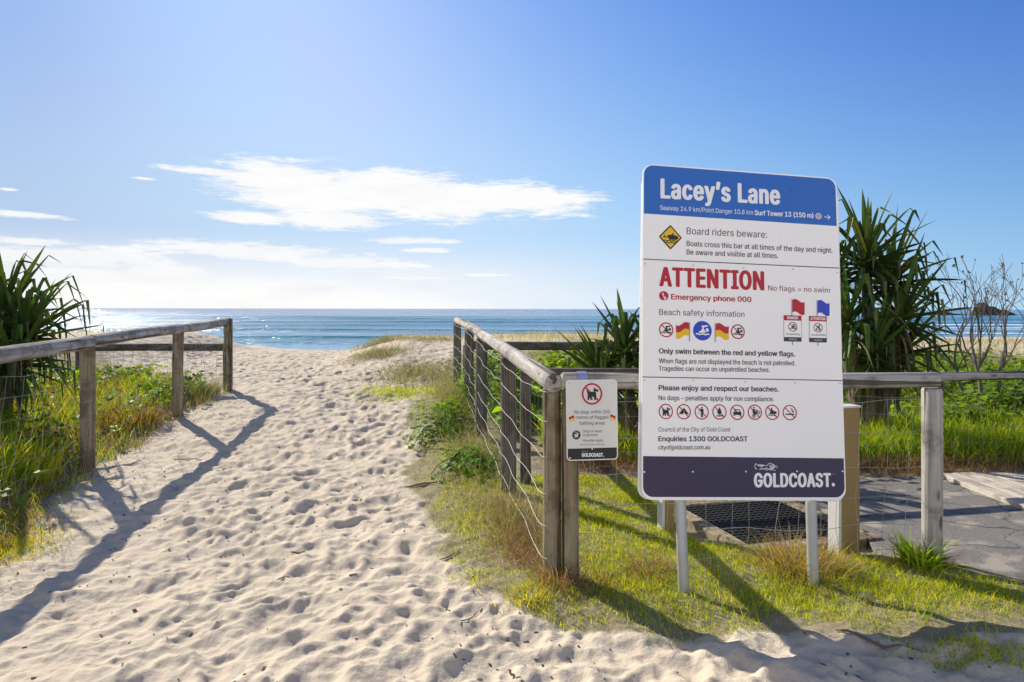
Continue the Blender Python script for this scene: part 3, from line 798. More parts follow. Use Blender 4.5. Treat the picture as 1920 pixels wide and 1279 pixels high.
def sign_font():
    """the plain grotesque that ships with Blender; the built-in face where it is missing"""
    try:
        import os
        d = bpy.utils.system_resource('DATAFILES', path='fonts')
        return bpy.data.fonts.load(os.path.join(d, 'Inter.woff2'))
    except Exception:
        return None
FONT = sign_font()
_caps = {}
def text_co(txt, spacing=1.0):
    """vertices and faces of one line of writing at unit size; outlines that cross each other are filled by winding number"""
    cu = bpy.data.curves.new('lettering', 'FONT'); cu.body = txt
    if FONT: cu.font = FONT
    cu.size = 1.0; cu.space_character = spacing
    o = bpy.data.objects.new('lettering', cu); COL.objects.link(o)
    dg = bpy.context.evaluated_depsgraph_get(); dg.update()
    c = o.to_curve(dg); loops = []
    for sp in c.splines:
        bp = sp.bezier_points; n = len(bp); pts = []
        for i in range(n):
            p, q = bp[i], bp[(i + 1) % n]
            P0, P1, P2, P3 = (np.array(v[:2]) for v in (p.co, p.handle_right, q.handle_left, q.co))
            flat_ = abs(np.cross(P1 - P0, P3 - P0)) + abs(np.cross(P2 - P0, P3 - P0)) < 1e-7
            for t in ([0.0] if flat_ else np.linspace(0, 1, 6)[:-1]):
                pts.append((1 - t) ** 3 * P0 + 3 * t * (1 - t) ** 2 * P1 + 3 * t * t * (1 - t) * P2 + t ** 3 * P3)
        keep = [k for k in range(len(pts)) if np.abs(pts[k] - pts[k - 1]).max() > 1e-6]
        if len(keep) > 2: loops.append(np.array([pts[k] for k in keep]))
    o.to_curve_clear(); bpy.data.objects.remove(o); bpy.data.curves.remove(cu)
    from mathutils.geometry import delaunay_2d_cdt
    # loops whose boxes touch belong to one glyph and are filled together
    groups = []
    for L in loops:
        lo, hi = L[:, 0].min(), L[:, 0].max(); hit = [g for g in groups if g[0] < hi and g[1] > lo]
        for g in hit: groups.remove(g)
        groups.append([min([lo] + [g[0] for g in hit]), max([hi] + [g[1] for g in hit]), sum([g[2] for g in hit], []) + [L]])
    V = []; F = []
    for _, _, Ls in groups:
        vs = []; es = []
        for L in Ls:
            k = len(vs); m = len(L); vs += [Vector((float(x), float(y))) for x, y in L]; es += [(k + i, k + (i + 1) % m) for i in range(m)]
        ov, _, of = delaunay_2d_cdt(vs, es, [], 0, 1e-6)[:3]
        P = np.array([tuple(v) for v in ov]); T = np.array([f for f in of if len(f) == 3]); C = P[T].mean(1); wn = np.zeros(len(T))
        for L in Ls:
            A = L; B = np.roll(L, -1, 0)
            s_ = (B[None, :, 0] - A[None, :, 0]) * (C[:, None, 1] - A[None, :, 1]) - (C[:, None, 0] - A[None, :, 0]) * (B[None, :, 1] - A[None, :, 1])
            up = (A[None, :, 1] <= C[:, None, 1]) & (B[None, :, 1] > C[:, None, 1]) & (s_ > 0); dn = (A[None, :, 1] > C[:, None, 1]) & (B[None, :, 1] <= C[:, None, 1]) & (s_ < 0)
            wn += up.sum(1); wn -= dn.sum(1)
        k = len(V); V += [(x, y, 0.0) for x, y in P]; F += [[int(q) + k for q in t] for t in T[np.abs(wn) > .5]]
    return np.array(V), F
def cap_h():
    if 'H' not in _caps:
        co, _ = text_co('H'); _caps['H'] = (co[:, 1].min(), co[:, 1].max())
    return _caps['H']
def lettering(bd, parent, txt, xl, yl, xr, yr, cap, mat, bold=0.0, lift=.0062, spacing=1.0):
    """one line of writing fitted between two surveyed ends of its baseline; heavier faces are the same glyphs
    laid again a hair to the sides, each copy on its own level"""
    co, fs = text_co(txt, spacing); n = len(co)
    a = bd.uv(xl, yl); c = bd.uv(xr, yr); H = (bd.uv(xl, yl - cap) - a).y
    y0, y1 = cap_h(); sy = H / (y1 - y0); g = bold * sy            # g = extra half stroke in metres
    x0, x1 = co[:, 0].min(), co[:, 0].max(); t = (co[:, 0] - x0) / (x1 - x0)
    X = a.x + g + (c.x - a.x - 2 * g) * t; Y = a.y + (c.y - a.y) * t + (co[:, 1] - y0) * sy
    V = []; F = []
    steps = [(0, 0)] if not bold else [(0, 0)] + [(math.cos(q * math.pi / 6), .5 * math.sin(q * math.pi / 6)) for q in range(12)]
    for i, (dx, dy) in enumerate(steps):
        V += list(zip(X + dx * g, Y + dy * g, np.full(n, .00004 * i))); F += [[q + n * i for q in f] for f in fs]
    me = bpy.data.meshes.new('lettering'); me.from_pydata(V, [], F); me.update()
    return bd.place(me, 'lettering', mat, parent, lift)

def put(bd, parent, name, mat, polys, cx, cy, rx, lift=.0062, ry=None):
    """unit-space polygons placed at a surveyed centre with a surveyed radius"""
    c = bd.uv(cx, cy); e = bd.uv(cx + rx, cy); f = bd.uv(cx, cy - (ry or rx)); sx = (e - c).length; sy = (f - c).length
    return bd.place(poly_mesh(name, [[(c.x + x * sx, c.y + y * sy) for x, y in p] for p in polys]), name, mat, parent, lift)

SWIM = [[(-.15, .51), (.2, .55), (.54, .58), (.58, .52), (.57, .45), (.18, .37), (.11, .25), (.34, -.14), (.3, -.21), (-.48, -.21), (-.3, -.06), (-.09, .1), (-.02, .3)], disc(.5, .09, .18)] + wave_strip(-.72, .72, -.36, .035, .13, 2.5)
DOG = [[(-.56, .36), (-.47, .36), (-.36, .2), (.2, .2), (.4, .14), (.42, -.2), (.37, -.58), (.2, -.58), (.2, -.3), (-.05, -.24), (.06, -.55), (-.12, -.58), (-.25, -.28), (-.28, -.58), (-.45, -.58), (-.44, .0)],
       [(.14, .26), (.2, .64), (.33, .46), (.66, .38), (.6, .2), (.4, .22), (.3, .2)]]
TENT = [[(-.02, .52), (-.72, -.3), (-.62, -.34), (-.5, -.2), (-.5, -.32), (-.1, -.32), (.0, .1)], [(.02, .52), (.72, -.3), (.62, -.34), (.5, -.2), (.5, -.32), (.24, -.32), (.0, .3)]]
PERSON = [disc(.02, .56, .11), [(-.12, .42), (.16, .42), (.24, .36), (.26, -.1), (.18, -.1), (.17, -.72), (.05, -.72), (.03, -.15), (.01, -.15), (-.01, -.72), (-.12, -.72), (-.12, .22), (-.34, .1), (-.38, .18)], bar(-.44, .05, -.4, -.05, .06), bar(-.5, -.12, -.44, -.22, .06), bar(-.4, -.2, -.36, -.3, .06)]
FIRE = [[(-.02, .66), (.16, .34), (.2, .1), (.3, .22), (.26, -.1), (.1, -.34), (-.1, -.36), (-.3, -.14), (-.32, .1), (-.16, .3)], bar(-.4, -.52, .45, -.5, .15)]
CAR = [[(-.36, .4), (.36, .4), (.44, .04), (.32, .04), (.28, .3), (-.28, .3), (-.32, .04), (-.44, .04)], [(-.56, .06), (.56, .06), (.58, -.3), (.5, -.3), (.5, -.5), (.34, -.5), (.34, -.34), (-.34, -.34), (-.34, -.5), (-.5, -.5), (-.5, -.3), (-.58, -.3)]]
BIKE = [[(x - .15, y - .5) for x, y in p] for p in [[(q[0] * .24, q[1] * .24) for q in r] for r in ring(.6, 1.0, 16)]] + [[(x + .5, y) for x, y in p] for p in [[(q[0] * .24, q[1] * .24) for q in r] for r in ring(.6, 1.0, 16)]] + \
       [disc(-.15, .6, .12, 12), [(-.3, .42), (-.02, .4), (.0, .1), (.3, .2), (.4, .02), (.1, -.3), (-.2, -.28), (-.34, .05)], bar(.0, .3, .35, .3, .1), bar(-.1, -.1, -.15, -.5, .12)]
SKI = [disc(-.12, .5, .11, 12), [(-.25, .38), (.0, .4), (.12, .2), (.4, .16), (.66, .0), (.5, -.18), (-.5, -.26), (-.3, -.02)]] + wave_strip(-.6, .5, -.38, .02, .1, 2)
CIG = [bar(-.62, -.22, .62, -.22, .16)] + [bar(.2 + .05 * i, .55 - .1 * i, .1 + .09 * i + (.1 if i % 2 else 0), .5 - .14 * i + .02, .07) for i in range(5)] + [bar(.1, .55, .34, .5, .07), bar(.34, .5, .3, .3, .07), bar(.3, .3, .55, .22, .07), bar(.55, .22, .52, .0, .07)]
def ban(bd, parent, cx, cy, r, shape, ringmat, lift=.0062, th=.16, ry=None):
    ry = ry or r
    put(bd, parent, 'pictogram', S_BLK, shape, cx, cy, r * .98, lift + .0012, ry * .98)
    k = .7
    put(bd, parent, 'ban_ring', ringmat, ring(1 - th, 1.0) + [bar(-k, k, k, -k, th * .85)], cx, cy, r, lift, ry)

def flag_polys(x0, x1, y0, y1, wave, side, n=14):
    """waving strip between two relative heights, unit width"""
    out = []
    for i in range(n):
        a, c = i / n, (i + 1) / n
        wa = wave * math.sin(a * 2 * math.pi * .95) - wave * 1.1 * a; wc = wave * math.sin(c * 2 * math.pi * .95) - wave * 1.1 * c
        A = (a if side > 0 else 1 - a); Cc = (c if side > 0 else 1 - c)
        out.append([(x0 + (x1 - x0) * A, y0 + wa), (x0 + (x1 - x0) * Cc, y0 + wc), (x0 + (x1 - x0) * Cc, y1 + wc), (x0 + (x1 - x0) * A, y1 + wa)])
    return out
def flag(bd, parent, px0, px1, py0, py1, pole_bottom, side, top, bottom, lift=.0062, skew=0):
    """px0..px1 wide, py0..py1 tall; the pole stands on the left (side 1) or right (side -1)"""
    W = px1 - px0; Hh = py1 - py0
    def conv(polys): return [[tuple(bd.uv(px0 + x * W, py1 - y * Hh)) for x, y in p] for p in polys]
    polex = 0.0 if side > 0 else 1.0
    a, c = (.04, 1.0) if side > 0 else (0.0, .96)
    def shift(polys): return [[(x, y + .08) for x, y in p] for p in polys]
    if bottom is None:
        bd.place(poly_mesh('flag_cloth', conv(shift(flag_polys(a, c, .08, .88, .09, side)))), 'flag_cloth', top, parent, lift)
    else:
        bd.place(poly_mesh('flag_cloth', conv(shift(flag_polys(a, c, .46, .88, .09, side)))), 'flag_cloth', top, parent, lift)
        bd.place(poly_mesh('flag_cloth', conv(shift(flag_polys(a, c, .06, .46, .09, side)))), 'flag_cloth', bottom, parent, lift)
    pb = (py1 - pole_bottom) / Hh
    bd.place(poly_mesh('flag_pole', conv([[(polex - .035, 1.02), (polex + .035, 1.02), (polex + .035, pb), (polex - .035, pb)]])), 'flag_pole', S_POLE, parent, lift + .0006)

def quadpx(bd, pts): return [tuple(bd.uv(x, y)) for x, y in pts]
def bolts(bd, parent, pts, r, mat, lift=.006):
    for x, y in pts:
        me = poly_mesh('bolt', [disc(*bd.uv(x, y), r, 10)], .003); bd.place(me, 'bolt', mat, parent, lift)

# ---- the big beach sign
k = 3.80 / 3.86
def sc(p): return Vector((p[0] * k, p[1] * k, CAM_H + (p[2] - CAM_H) * k))
TL, TR, BR, BL = sc((.74004194, 3.88066941, 2.39615533)), sc((1.92233595, 4.05475918, 2.34763042)), sc((1.87807715, 3.83933059, .49639913)), sc((.69578314, 3.66524082, .54492404))
B1 = Board(TL, TR, BR, BL, [(1202, 306), (1568, 334), (1585, 938), (1205, 936)])
sg = thing('beach_sign', 'tall white beach notice board with blue header, dark footer and two metal legs', 'sign', (1.30, 3.78, .05))
W, H = B1.W, B1.H
B1.place(poly_mesh('backing_panel', [rrect(-.012, -.0, W + .012, H - .06, .06)], .004), 'backing_panel', S_WHITE, sg, -.026).rotation_quaternion = B1.q @ Quaternion((0, 0, 1), math.radians(-.5))
frame_, sg = sg, B1.plate(poly_mesh('panel', [rrect(0, 0, W, H, .062)], .005), 'panel', S_WHITE, sg, 0)
ins = .0075
hb = B1.uv(1204, 403).y; hb2 = B1.uv(1569, 423.5).y; hy = (hb + hb2) / 2
B1.place(poly_mesh('header', [rrect(ins, hy, W - ins, H - ins, .055, (0, 0, 1, 1))]), 'header', S_BLUE, sg, .0056)
fy = B1.uv(1300, 856.3).y
B1.place(poly_mesh('footer', [rrect(ins, .016, W - ins, fy, .055, (1, 1, 0, 0))]), 'footer', S_NAVY, sg, .0056)
T = lambda *a, **kw: lettering(B1, sg, *a, **kw)
BD = .026
T("Lacey’s Lane", 1235.7, 371.3, 1461.7, 383.8, 35.4, S_TXT, bold=.034, spacing=1.1)
T("Seaway 24.9 km/Point Danger 10.8 km", 1235.2, 394.4, 1410.2, 403.7, 8.7, S_TXT)
T("Surf Tower 13 (150 m)", 1413.4, 404.2, 1524.2, 409.5, 8.8, S_TXT, bold=BD)
put(B1, sg, 'pictogram', flat('sign_pale_lilac', (.55, .50, .62)), [disc(0, 0, 1)], 1533.8, 406.4, 6)
put(B1, sg, 'pictogram', S_POLE, [bar(-.35, -.6, -.25, .5, .16), bar(.35, -.6, .25, .5, .16), bar(-.5, .4, .5, .4, .2), bar(-.35, 0, .35, 0, .14)], 1533.8, 406.4, 6, .0072)
put(B1, sg, 'arrow', S_TXT, [bar(-1, 0, .8, 0, .24), bar(.1, .75, .98, -.06, .24), bar(.1, -.75, .98, .06, .24)], 1550.5, 408.3, 5.6)
put(B1, sg, 'warning_diamond', S_BLK, [[(0, 1), (.06, .98), (.98, .06), (1, 0), (.98, -.06), (.06, -.98), (0, -1), (-.06, -.98), (-.98, -.06), (-1, 0), (-.98, .06), (-.06, .98)]], 1255, 446.2, 21, ry=22.6)
put(B1, sg, 'warning_diamond', S_YEL, [[(0, .88), (.88, 0), (0, -.88), (-.88, 0)]], 1255, 446.2, 21, .0072, 22.6)
put(B1, sg, 'pictogram', S_BLK, [[(-.25, .18), (.1, .2), (.2, .36), (.28, .36), (.24, .2), (.62, .12), (.72, .02), (.58, -.2), (-.1, -.22), (-.2, -.04)], bar(-.68, -.02, -.2, .0, .08), bar(-.5, -.02, -.56, .16, .08)] + wave_strip(-.6, .55, -.3, .03, .08, 3) + wave_strip(-.42, .42, -.46, .03, .08, 2), 1255, 446.2, 21, .0082, 22.6)
T("Board riders beware:", 1285.7, 440.4, 1436.7, 447.6, 12.8, S_DARK)
T("Boats cross this bar at all times of the day and night.", 1285.7, 462.7, 1560, 476, 9.6, S_DARK, bold=.006)
T("Be aware and visible at all times.", 1285.7, 478.7, 1458, 486, 9.6, S_DARK, bold=.006)
for (xa, ya, xb, yb) in ((1203.8, 487.4, 1572.3, 504.7), (1204.2, 708.2, 1578, 715.9)):
    B1.place(poly_mesh('divider_line', [quadpx(B1, [(xa, ya - .8), (xb, yb - .8), (xb, yb + .8), (xa, ya + .8)])]), 'divider_line', S_DARK, sg, .0062)
T("ATTENTION", 1234.7, 537.4, 1432, 545.7, 34.5, S_RED, bold=.034, spacing=1.1)
T("No flags = no swim", 1439.4, 546.7, 1555.6, 551.3, 9.7, S_MAROON)
put(B1, sg, 'phone_icon', S_RED, [disc(0, 0, 1)], 1243.4, 556.6, 8.8)
put(B1, sg, 'phone_icon', S_TXT, [bar(-.3, .55, -.1, .35, .36), bar(.2, -.5, .45, -.3, .36)] + [bar(-.28 + .09 * i, .45 - .2 * i - .02 * i * i, -.2 + .1 * i + .03 * i, .3 - .2 * i - .02 * i * i, .26) for i in range(5)], 1243.4, 556.6, 8.8, .0072)
T("Emergency phone 000", 1257, 563.2, 1407.8, 568.5, 9.8, S_RED, bold=BD)
T("Beach safety information", 1235.2, 592.2, 1394.7, 596.7, 10.8, S_DARK)
ban(B1, sg, 1248.4, 620.4, 13.4, SWIM, S_RED, ry=14)
ban(B1, sg, 1382.4, 624.1, 13.0, SWIM, S_RED, ry=13.8)
put(B1, sg, 'swim_disc', S_LBLUE, [disc(0, 0, 1, 40)], 1316.1, 622.2, 17.4, ry=18.2)
put(B1, sg, 'pictogram', S_TXT, SWIM, 1316.1, 622.2, 17.4, .0074, 18.2)
flag(B1, sg, 1266.5, 1292.0, 606.5, 636.5, 642, -1, S_RED, S_YEL)
flag(B1, sg, 1340, 1365.4, 608.5, 639, 643, 1, S_RED, S_YEL)
flag(B1, sg, 1483.6, 1507.6, 563.5, 593, 594, 1, S_RED, None)
flag(B1, sg, 1530.9, 1554.4, 565.3, 595, 596, 1, S_LBLUE, None)
for (x0, x1, y0, y1, dy, word, wx0, wx1, note, nx0, nx1, shp) in ((1468.2, 1501.5, 593.2, 642.3, 1.2, 'DANGER', 1474.5, 1494.9, 'No swimming', 1472.8, 1497.7, SWIM), (1515.7, 1548.9, 594.8, 643.9, 1.2, 'ATTENTION', 1518, 1545.9, 'Surfcraft prohibited', 1519.6, 1546.5, [bar(-.6, -.5, .5, -.5, .12), bar(-.5, -.4, .1, .2, .16), bar(.1, .2, .5, -.3, .16), bar(-.2, .1, .4, .4, .16), disc(.25, .55, .14, 12), bar(-.5, .3, .1, .1, .14)])):
    cx = (x0 + x1) / 2
    B1.place(poly_mesh('miniature_sign', [quadpx(B1, [(x0, y0), (x1, y0 + dy), (x1 + .4, y1 + .8), (x0 + .4, y1)])]), 'miniature_sign', S_DARK, sg, .0062)
    B1.place(poly_mesh('miniature_sign', [quadpx(B1, [(x0 + .6, y0 + 9.6), (x1 - .6, y0 + 10.6), (x1 - .3, y1 - 7.6), (x0 + .8, y1 - 8.2)])]), 'miniature_sign', S_WHITE, sg, .0068)
    B1.place(poly_mesh('miniature_sign', [quadpx(B1, [(x0, y0), (x1, y0 + dy), (x1, y0 + 10.4), (x0, y0 + 9.4)])]), 'miniature_sign', S_RED, sg, .0072)
    T(word, wx0, y0 + 7.2, wx1, y0 + 8.0, 5.0, S_TXT, bold=.03, lift=.0084)
    ban(B1, sg, cx + .3, (y0 + y1) / 2 - 2.6, 8.3, shp, S_MAROON, .0076, .14, 9)
    T(note, nx0, y1 - 12.2, nx1, y1 - 11.5, 3.4, S_DARK, lift=.0084)
    T('GOLDCOAST', cx - 7, y1 - 2.2, cx + 8, y1 - 1.9, 3.0, S_TXT, lift=.0084)
    B1.place(poly_mesh('flag_pole', [quadpx(B1, [(cx - .6, y1 + .6), (cx + .8, y1 + .7), (cx + .8, y1 + 6.5), (cx - .5, y1 + 6.5)])]), 'flag_pole', S_DARK, sg, .0062)
T("Only swim between the red and yellow flags.", 1235.1, 664.3, 1490, 670.5, 9.3, S_DARK, bold=BD)
T("When flags are not displayed the beach is not patrolled.", 1235.1, 682.6, 1490, 687.3, 8.8, S_DARK, bold=.006)
T("Tragedies can occur on unpatrolled beaches.", 1235.1, 696.6, 1442.3, 699.7, 8.8, S_DARK, bold=.006)
T("Please enjoy and respect our beaches.", 1235.1, 732.9, 1458.8, 736, 9.3, S_DARK, bold=BD)
T("No dogs – penalties apply for non compliance.", 1235.1, 751.3, 1450, 754.1, 8.8, S_DARK, bold=.006)
for (x, y), s_ in zip(((1248.7, 772.5), (1282.1, 773.1), (1315.5, 773.5), (1348.7, 773.7), (1381.8, 774.4), (1414.6, 774.4), (1447.2, 774.7), (1479.8, 775.3)), (DOG, TENT, PERSON, FIRE, CAR, BIKE, SKI, CIG)):
    ban(B1, sg, x, y, 13.2, s_, S_RED, th=.14, ry=14.3)
T("Council of the City of Gold Coast", 1235.1, 809.8, 1369.3, 810, 8, S_DARK)
T("Enquiries 1300 GOLDCOAST", 1235.1, 827.6, 1401.6, 828.1, 9, S_DARK, bold=BD)
T("cityofgoldcoast.com.au", 1235.1, 842.8, 1331.6, 842.8, 7.8, S_DARK, bold=.006)
T("GOLDCOAST", 1413.2, 912.4, 1557, 912.4, 24.6, S_TXT, bold=.038, spacing=1.1)
put(B1, sg, 'logo_dot', S_TXT, [disc(0, 0, 1, 16)], 1560.9, 908.9, 3.0, ry=3.4)
T("TM", 1559.4, 890.6, 1563.4, 890.6, 2.6, S_POLE)
# emblem of small strokes over the word
em = [rr for rr in [[(x * .12 - .86, y * .62 + .1) for x, y in p] for p in ring(.72, 1.0, 20)] if max(q[0] for q in rr) < -.78]
R = random.Random(5)
for i in range(11): em.append(bar(-.72 + .05 * i, .5, -.70 + .05 * i, .05 + R.uniform(-.1, .15), .035))
for i in range(16):
    a = -.6 + .075 * i; q = .35 * math.sin(a * 3.2 + 1.9); em.append(bar(a, q * .5 - .55, a + .08, q * .5 - .5 + R.uniform(-.05, .1), .09))
for i in range(14): a = R.uniform(-.5, .7); c = R.uniform(-.4, .4); em.append(bar(a, c, a + R.uniform(.04, .12), c + R.uniform(-.3, .3), .035))
for i in range(10):
    a = .15 + .065 * i; em.append(bar(a, .72 + .1 * math.sin(i * .35) - .006 * i * i, a + .08, .72 + .1 * math.sin((i + 1) * .35) - .006 * (i + 1) ** 2, .1))
for i in range(7): em.append(bar(.3 + .07 * i, .45 - .03 * i, .36 + .06 * i, -.6 + .04 * i, .03))
em += [bar(-.75, .52, -.1, .3, .05), bar(-.1, .3, .25, .55, .05), bar(.85, -.1, 1.0, -.1, .09), bar(.85, .2, .95, .34, .05), bar(-.55, -.2, .1, -.75, .05), bar(.1, -.5, .82, -.72, .07)]
put(B1, sg, 'logo_emblem', S_TXT, em, 1435.8, 875.8, 21.6, ry=8.8)
bolts(B1, sg, [(1209.3, 884.1), (1299.4, 884.1), (1397.9, 884.1), (1493.1, 884.1), (1577.8, 884.1)], .0046, S_TXT)
bolts(B1, sg, [(1208, 496.3), (1298, 499.2), (1392.5, 504), (1486, 507), (1569, 513), (1208, 714.3), (1299, 715), (1396, 718), (1490, 720), (1574, 720.6)], .0046, S_BOLT)
bolts(B1, sg, [(1208, 341), (1297, 347), (1391, 353), (1483, 358.5), (1563.5, 363.5)], .0044, S_BLUE)
sg = frame_
# legs: bent galvanised tubes bolted to the back
def leg(px_top, px_bot, py_bot, zbot):
    P = lambda uv, off: B1.o + B1.U * uv.x + B1.V * uv.y - B1.N * off
    def back(px, py):                      # a point of the leg behind the panel, seen at that pixel
        p = P(B1.uv(px, py), .052); p.x = (px - 960) / 1280 * p.y; return p
    mid = back(px_top, 900); low = back(px_top, 938); hi = back(px_top - 24, 330)
    by = low.y - .03; bx = (px_bot - 960) / 1280 * by
    b = MB(); b.tube([(bx + .012, by - .012, zbot - .25), (bx, by, zbot), low, mid, hi], .0295, 20, True)
    o = b.build('leg', M_STEEL, sg, smooth=True)
leg(1276, 1283, 1100, .055); leg(1521, 1526, 1078, .06)
for v_ in (.35, 1.0, 1.6):
    b = MB(); b.box((0, 0, 0), (W * .8, .035, .016)); b.build('bracket', M_STEEL, sg, B1.o + B1.U * (W / 2) + B1.V * v_ - B1.N * .012, B1.q)

# ---- the small dog sign on the fence
k2 = 3.775 / 3.93
def sc2(p): return Vector((p[0] * k2, p[1] * k2, CAM_H + (p[2] - CAM_H) * k2))
B2 = Board(sc2((.30925885, 3.91874507, 1.15971655)), sc2((.60694739, 3.94382341, 1.16333372)), sc2((.61277334, 3.94125493, .70167392)), sc2((.3150848, 3.91617659, .69805675)), [(1061, 713), (1157, 711), (1159, 861), (1063, 864)])
ds = thing('dog_sign', 'small white metal dog rules sign screwed to the round fence post', 'sign', B2.o + B2.U * B2.W / 2)
D = lambda *a, **kw: lettering(B2, ds, *a, **{'lift': .0042, **kw})
ds = B2.plate(poly_mesh('panel', [rrect(0, 0, B2.W, B2.H, .022)], .003), 'panel', flat('dog_sign_rim', (.70, .71, .70)), ds, 0)
B2.place(poly_mesh('panel_face', [rrect(.005, .005, B2.W - .005, B2.H - .005, .018)]), 'panel_face', S_PANELGREY, ds, .0034)
B2.place(poly_mesh('footer', [rrect(.006, .006, B2.W - .006, B2.uv(1110, 839.8).y, .017, (1, 1, 0, 0))]), 'footer', S_BLK, ds, .0038)
ban(B2, ds, 1110.1, 738.3, 19.2, DOG, S_RED, .0042, .165, 20.3)
D("No dogs within 200", 1076.8, 775.4, 1144, 774.7, 6.2, S_DARK)
D("metres of flagged", 1080.1, 785.4, 1140.7, 784.7, 6.2, S_DARK)
D("bathing areas", 1087.3, 796.1, 1134.4, 795.7, 6.2, S_DARK)
flag(B2, ds, 1066.9, 1076.6, 779, 790.5, 790.8, -1, S_RED, S_YEL, .0042)
flag(B2, ds, 1144.3, 1154.2, 777, 788.3, 788.8, 1, S_RED, S_YEL, .0042)
put(B2, ds, 'leash_icon', S_DARK, [disc(0, 0, 1, 30)], 1080.9, 815.3, 8, .0042, 8.5)
put(B2, ds, 'pictogram', S_PANELGREY, [[(x * .9, y * .9 - .02) for x, y in p] for p in DOG] + [bar(-.3, .75, .15, .35, .1)], 1080.9, 815.3, 8, .005, 8.5)
D("Dogs on leash", 1093.5, 810.4, 1129.2, 810.1, 4.7, S_DARK); D("at all times.", 1093.5, 817.6, 1121.4, 817.4, 4.7, S_DARK)
D("Penalties apply.", 1093.5, 827.7, 1132.4, 827.4, 4.7, S_DARK); D("Council of the City of Gold Coast", 1087.5, 834.4, 1134.4, 834, 2.6, S_DARK)
D("CITY OF", 1091, 847.5, 1103.3, 847.5, 2.8, S_POLE); D("GOLDCOAST", 1091, 856.0, 1130.6, 855.6, 6.6, S_TXT, bold=.034, spacing=1.08)
put(B2, ds, 'logo_dot', S_TXT, [disc(0, 0, 1, 12)], 1131.9, 854.9, .9, .0042)
bolts(B2, ds, [(1067.6, 718.5), (1149.5, 717), (1108.3, 715.2), (1110.7, 841), (1068.8, 858.5)], .0052, S_BOLT, .0038)
# ------------------------------------------------------------------ vegetation
def pick(cols, n, r, jit=.25):
    c = np.array(cols, float)[r.integers(0, len(cols), n)]
    return c * (1 + (r.random((n, 1)) - .5) * 2 * jit)

def blades(name, roots, h, w, col, mat, parent=None, loc=(0, 0, 0), seg=3, lean=(.1, .6), curl=(.2, 1.2), seed=1, az=None, tipcol=None):
    """grass: each root carries one curved tapering blade; all in one mesh"""
    r = np.random.default_rng(seed); n = len(roots)
    h = np.broadcast_to(h, n).astype(float); w = np.broadcast_to(w, n).astype(float)
    a = r.uniform(0, 2 * np.pi, n) if az is None else az
    l0 = r.uniform(*lean, n); cu = r.uniform(*curl, n)
    p = roots.astype(float).copy(); V = []; C = []
    f = r.uniform(0, 2 * np.pi, n); side = np.stack([np.cos(f), np.sin(f), np.zeros(n)], -1)
    for i in range(seg + 1):
        t = i / seg
        ww = (w * (1 - t) ** .7 * .5 + w * .03)[:, None]
        V.append(p - side * ww); V.append(p + side * ww)
        cc = col if tipcol is None else col * (1 - t) + tipcol * t
        C.append(cc); C.append(cc)
        th = np.clip(l0 + cu * t, 0, 2.5)
        p = p + (np.stack([np.sin(th) * np.cos(a), np.sin(th) * np.sin(a), np.cos(th)], -1) * (h / seg)[:, None])
    V = np.stack(V, 1); C = np.stack(C, 1); m = 2 * (seg + 1)
    base = (np.arange(n) * m)[:, None]
    F = np.concatenate([np.stack([base + 2 * i, base + 2 * i + 1, base + 2 * i + 3, base + 2 * i + 2], -1) for i in range(seg)], 1).reshape(-1, 4)
    V = V.reshape(-1, 3) - (np.array(loc) if parent is None else np.array(loc))
    return link(name, mesh_np(name, V, F, True, C.reshape(-1, 3)), mat, parent, loc)

def scatter(n, x0, x1, y0, y1, dens, seed):
    r = np.random.default_rng(seed); x = r.uniform(x0, x1, n); y = r.uniform(y0, y1, n)
    k = r.random(n) < dens(x, y); x, y = x[k], y[k]
    return np.stack([x, y, gzs(x, y) - .004], -1)

def round_leaves(name, roots, size, height, col, mat, parent=None, loc=(0, 0, 0), seed=1, sides=7, tilt=.9):
    """broad roundish leaves, each on a thin stalk, tilted every way"""
    r = np.random.default_rng(seed); n = len(roots); size = np.broadcast_to(size, n); height = np.broadcast_to(height, n)
    a = r.uniform(0, 2 * np.pi, n); tl = r.uniform(0, tilt, n)
    nx = np.stack([np.sin(tl) * np.cos(a), np.sin(tl) * np.sin(a), np.cos(tl)], -1)
    u = np.cross(nx, np.array([.3, .5, .2])); u /= np.linalg.norm(u, axis=1)[:, None]; v = np.cross(nx, u)
    off = np.stack([r.normal(0, .35, n) * height, r.normal(0, .35, n) * height, height], -1)
    c = roots + off
    V = [c - nx * (size * .12)[:, None]]
    for i in range(sides):
        q = 2 * np.pi * i / sides; rad = (1.0 + .12 * math.cos(q)) * (.82 if i == 0 else 1)
        V.append(c + (u * math.cos(q) * rad + v * math.sin(q) * rad * .86) * (size / 2)[:, None] + nx * (size * .06 * math.cos(2 * q))[:, None])
    # stalk: thin strip from the root
    s = np.stack([np.cos(a + 1), np.sin(a + 1), np.zeros(n)], -1) * .0018
    V += [roots - s, roots + s, c + s, c - s]
    m = sides + 5; V = np.stack(V, 1); base = (np.arange(n) * m)[:, None]
    tri = [np.stack([base[:, 0], base[:, 0] + 1 + i, base[:, 0] + 1 + (i + 1) % sides, base[:, 0] + 1 + (i + 1) % sides], -1) for i in range(sides)]
    # quads made of two leaf sectors keep every face four-sided
    Fq = []
    for i in range(0, sides - 1, 2):
        Fq.append(np.stack([base[:, 0], base[:, 0] + 1 + i, base[:, 0] + 2 + i, base[:, 0] + 1 + (i + 2) % sides], -1))
    if sides % 2: pass
    Fq.append(np.stack([base[:, 0] + sides + 1 + i for i in range(4)], -1))
    F = np.stack(Fq, 1).reshape(-1, 4)
    C = np.repeat(col[:, None, :], m, 1).reshape(-1, 3)
    return link(name, mesh_np(name, V.reshape(-1, 3) - np.array(loc), F, True, C), mat, parent, loc)

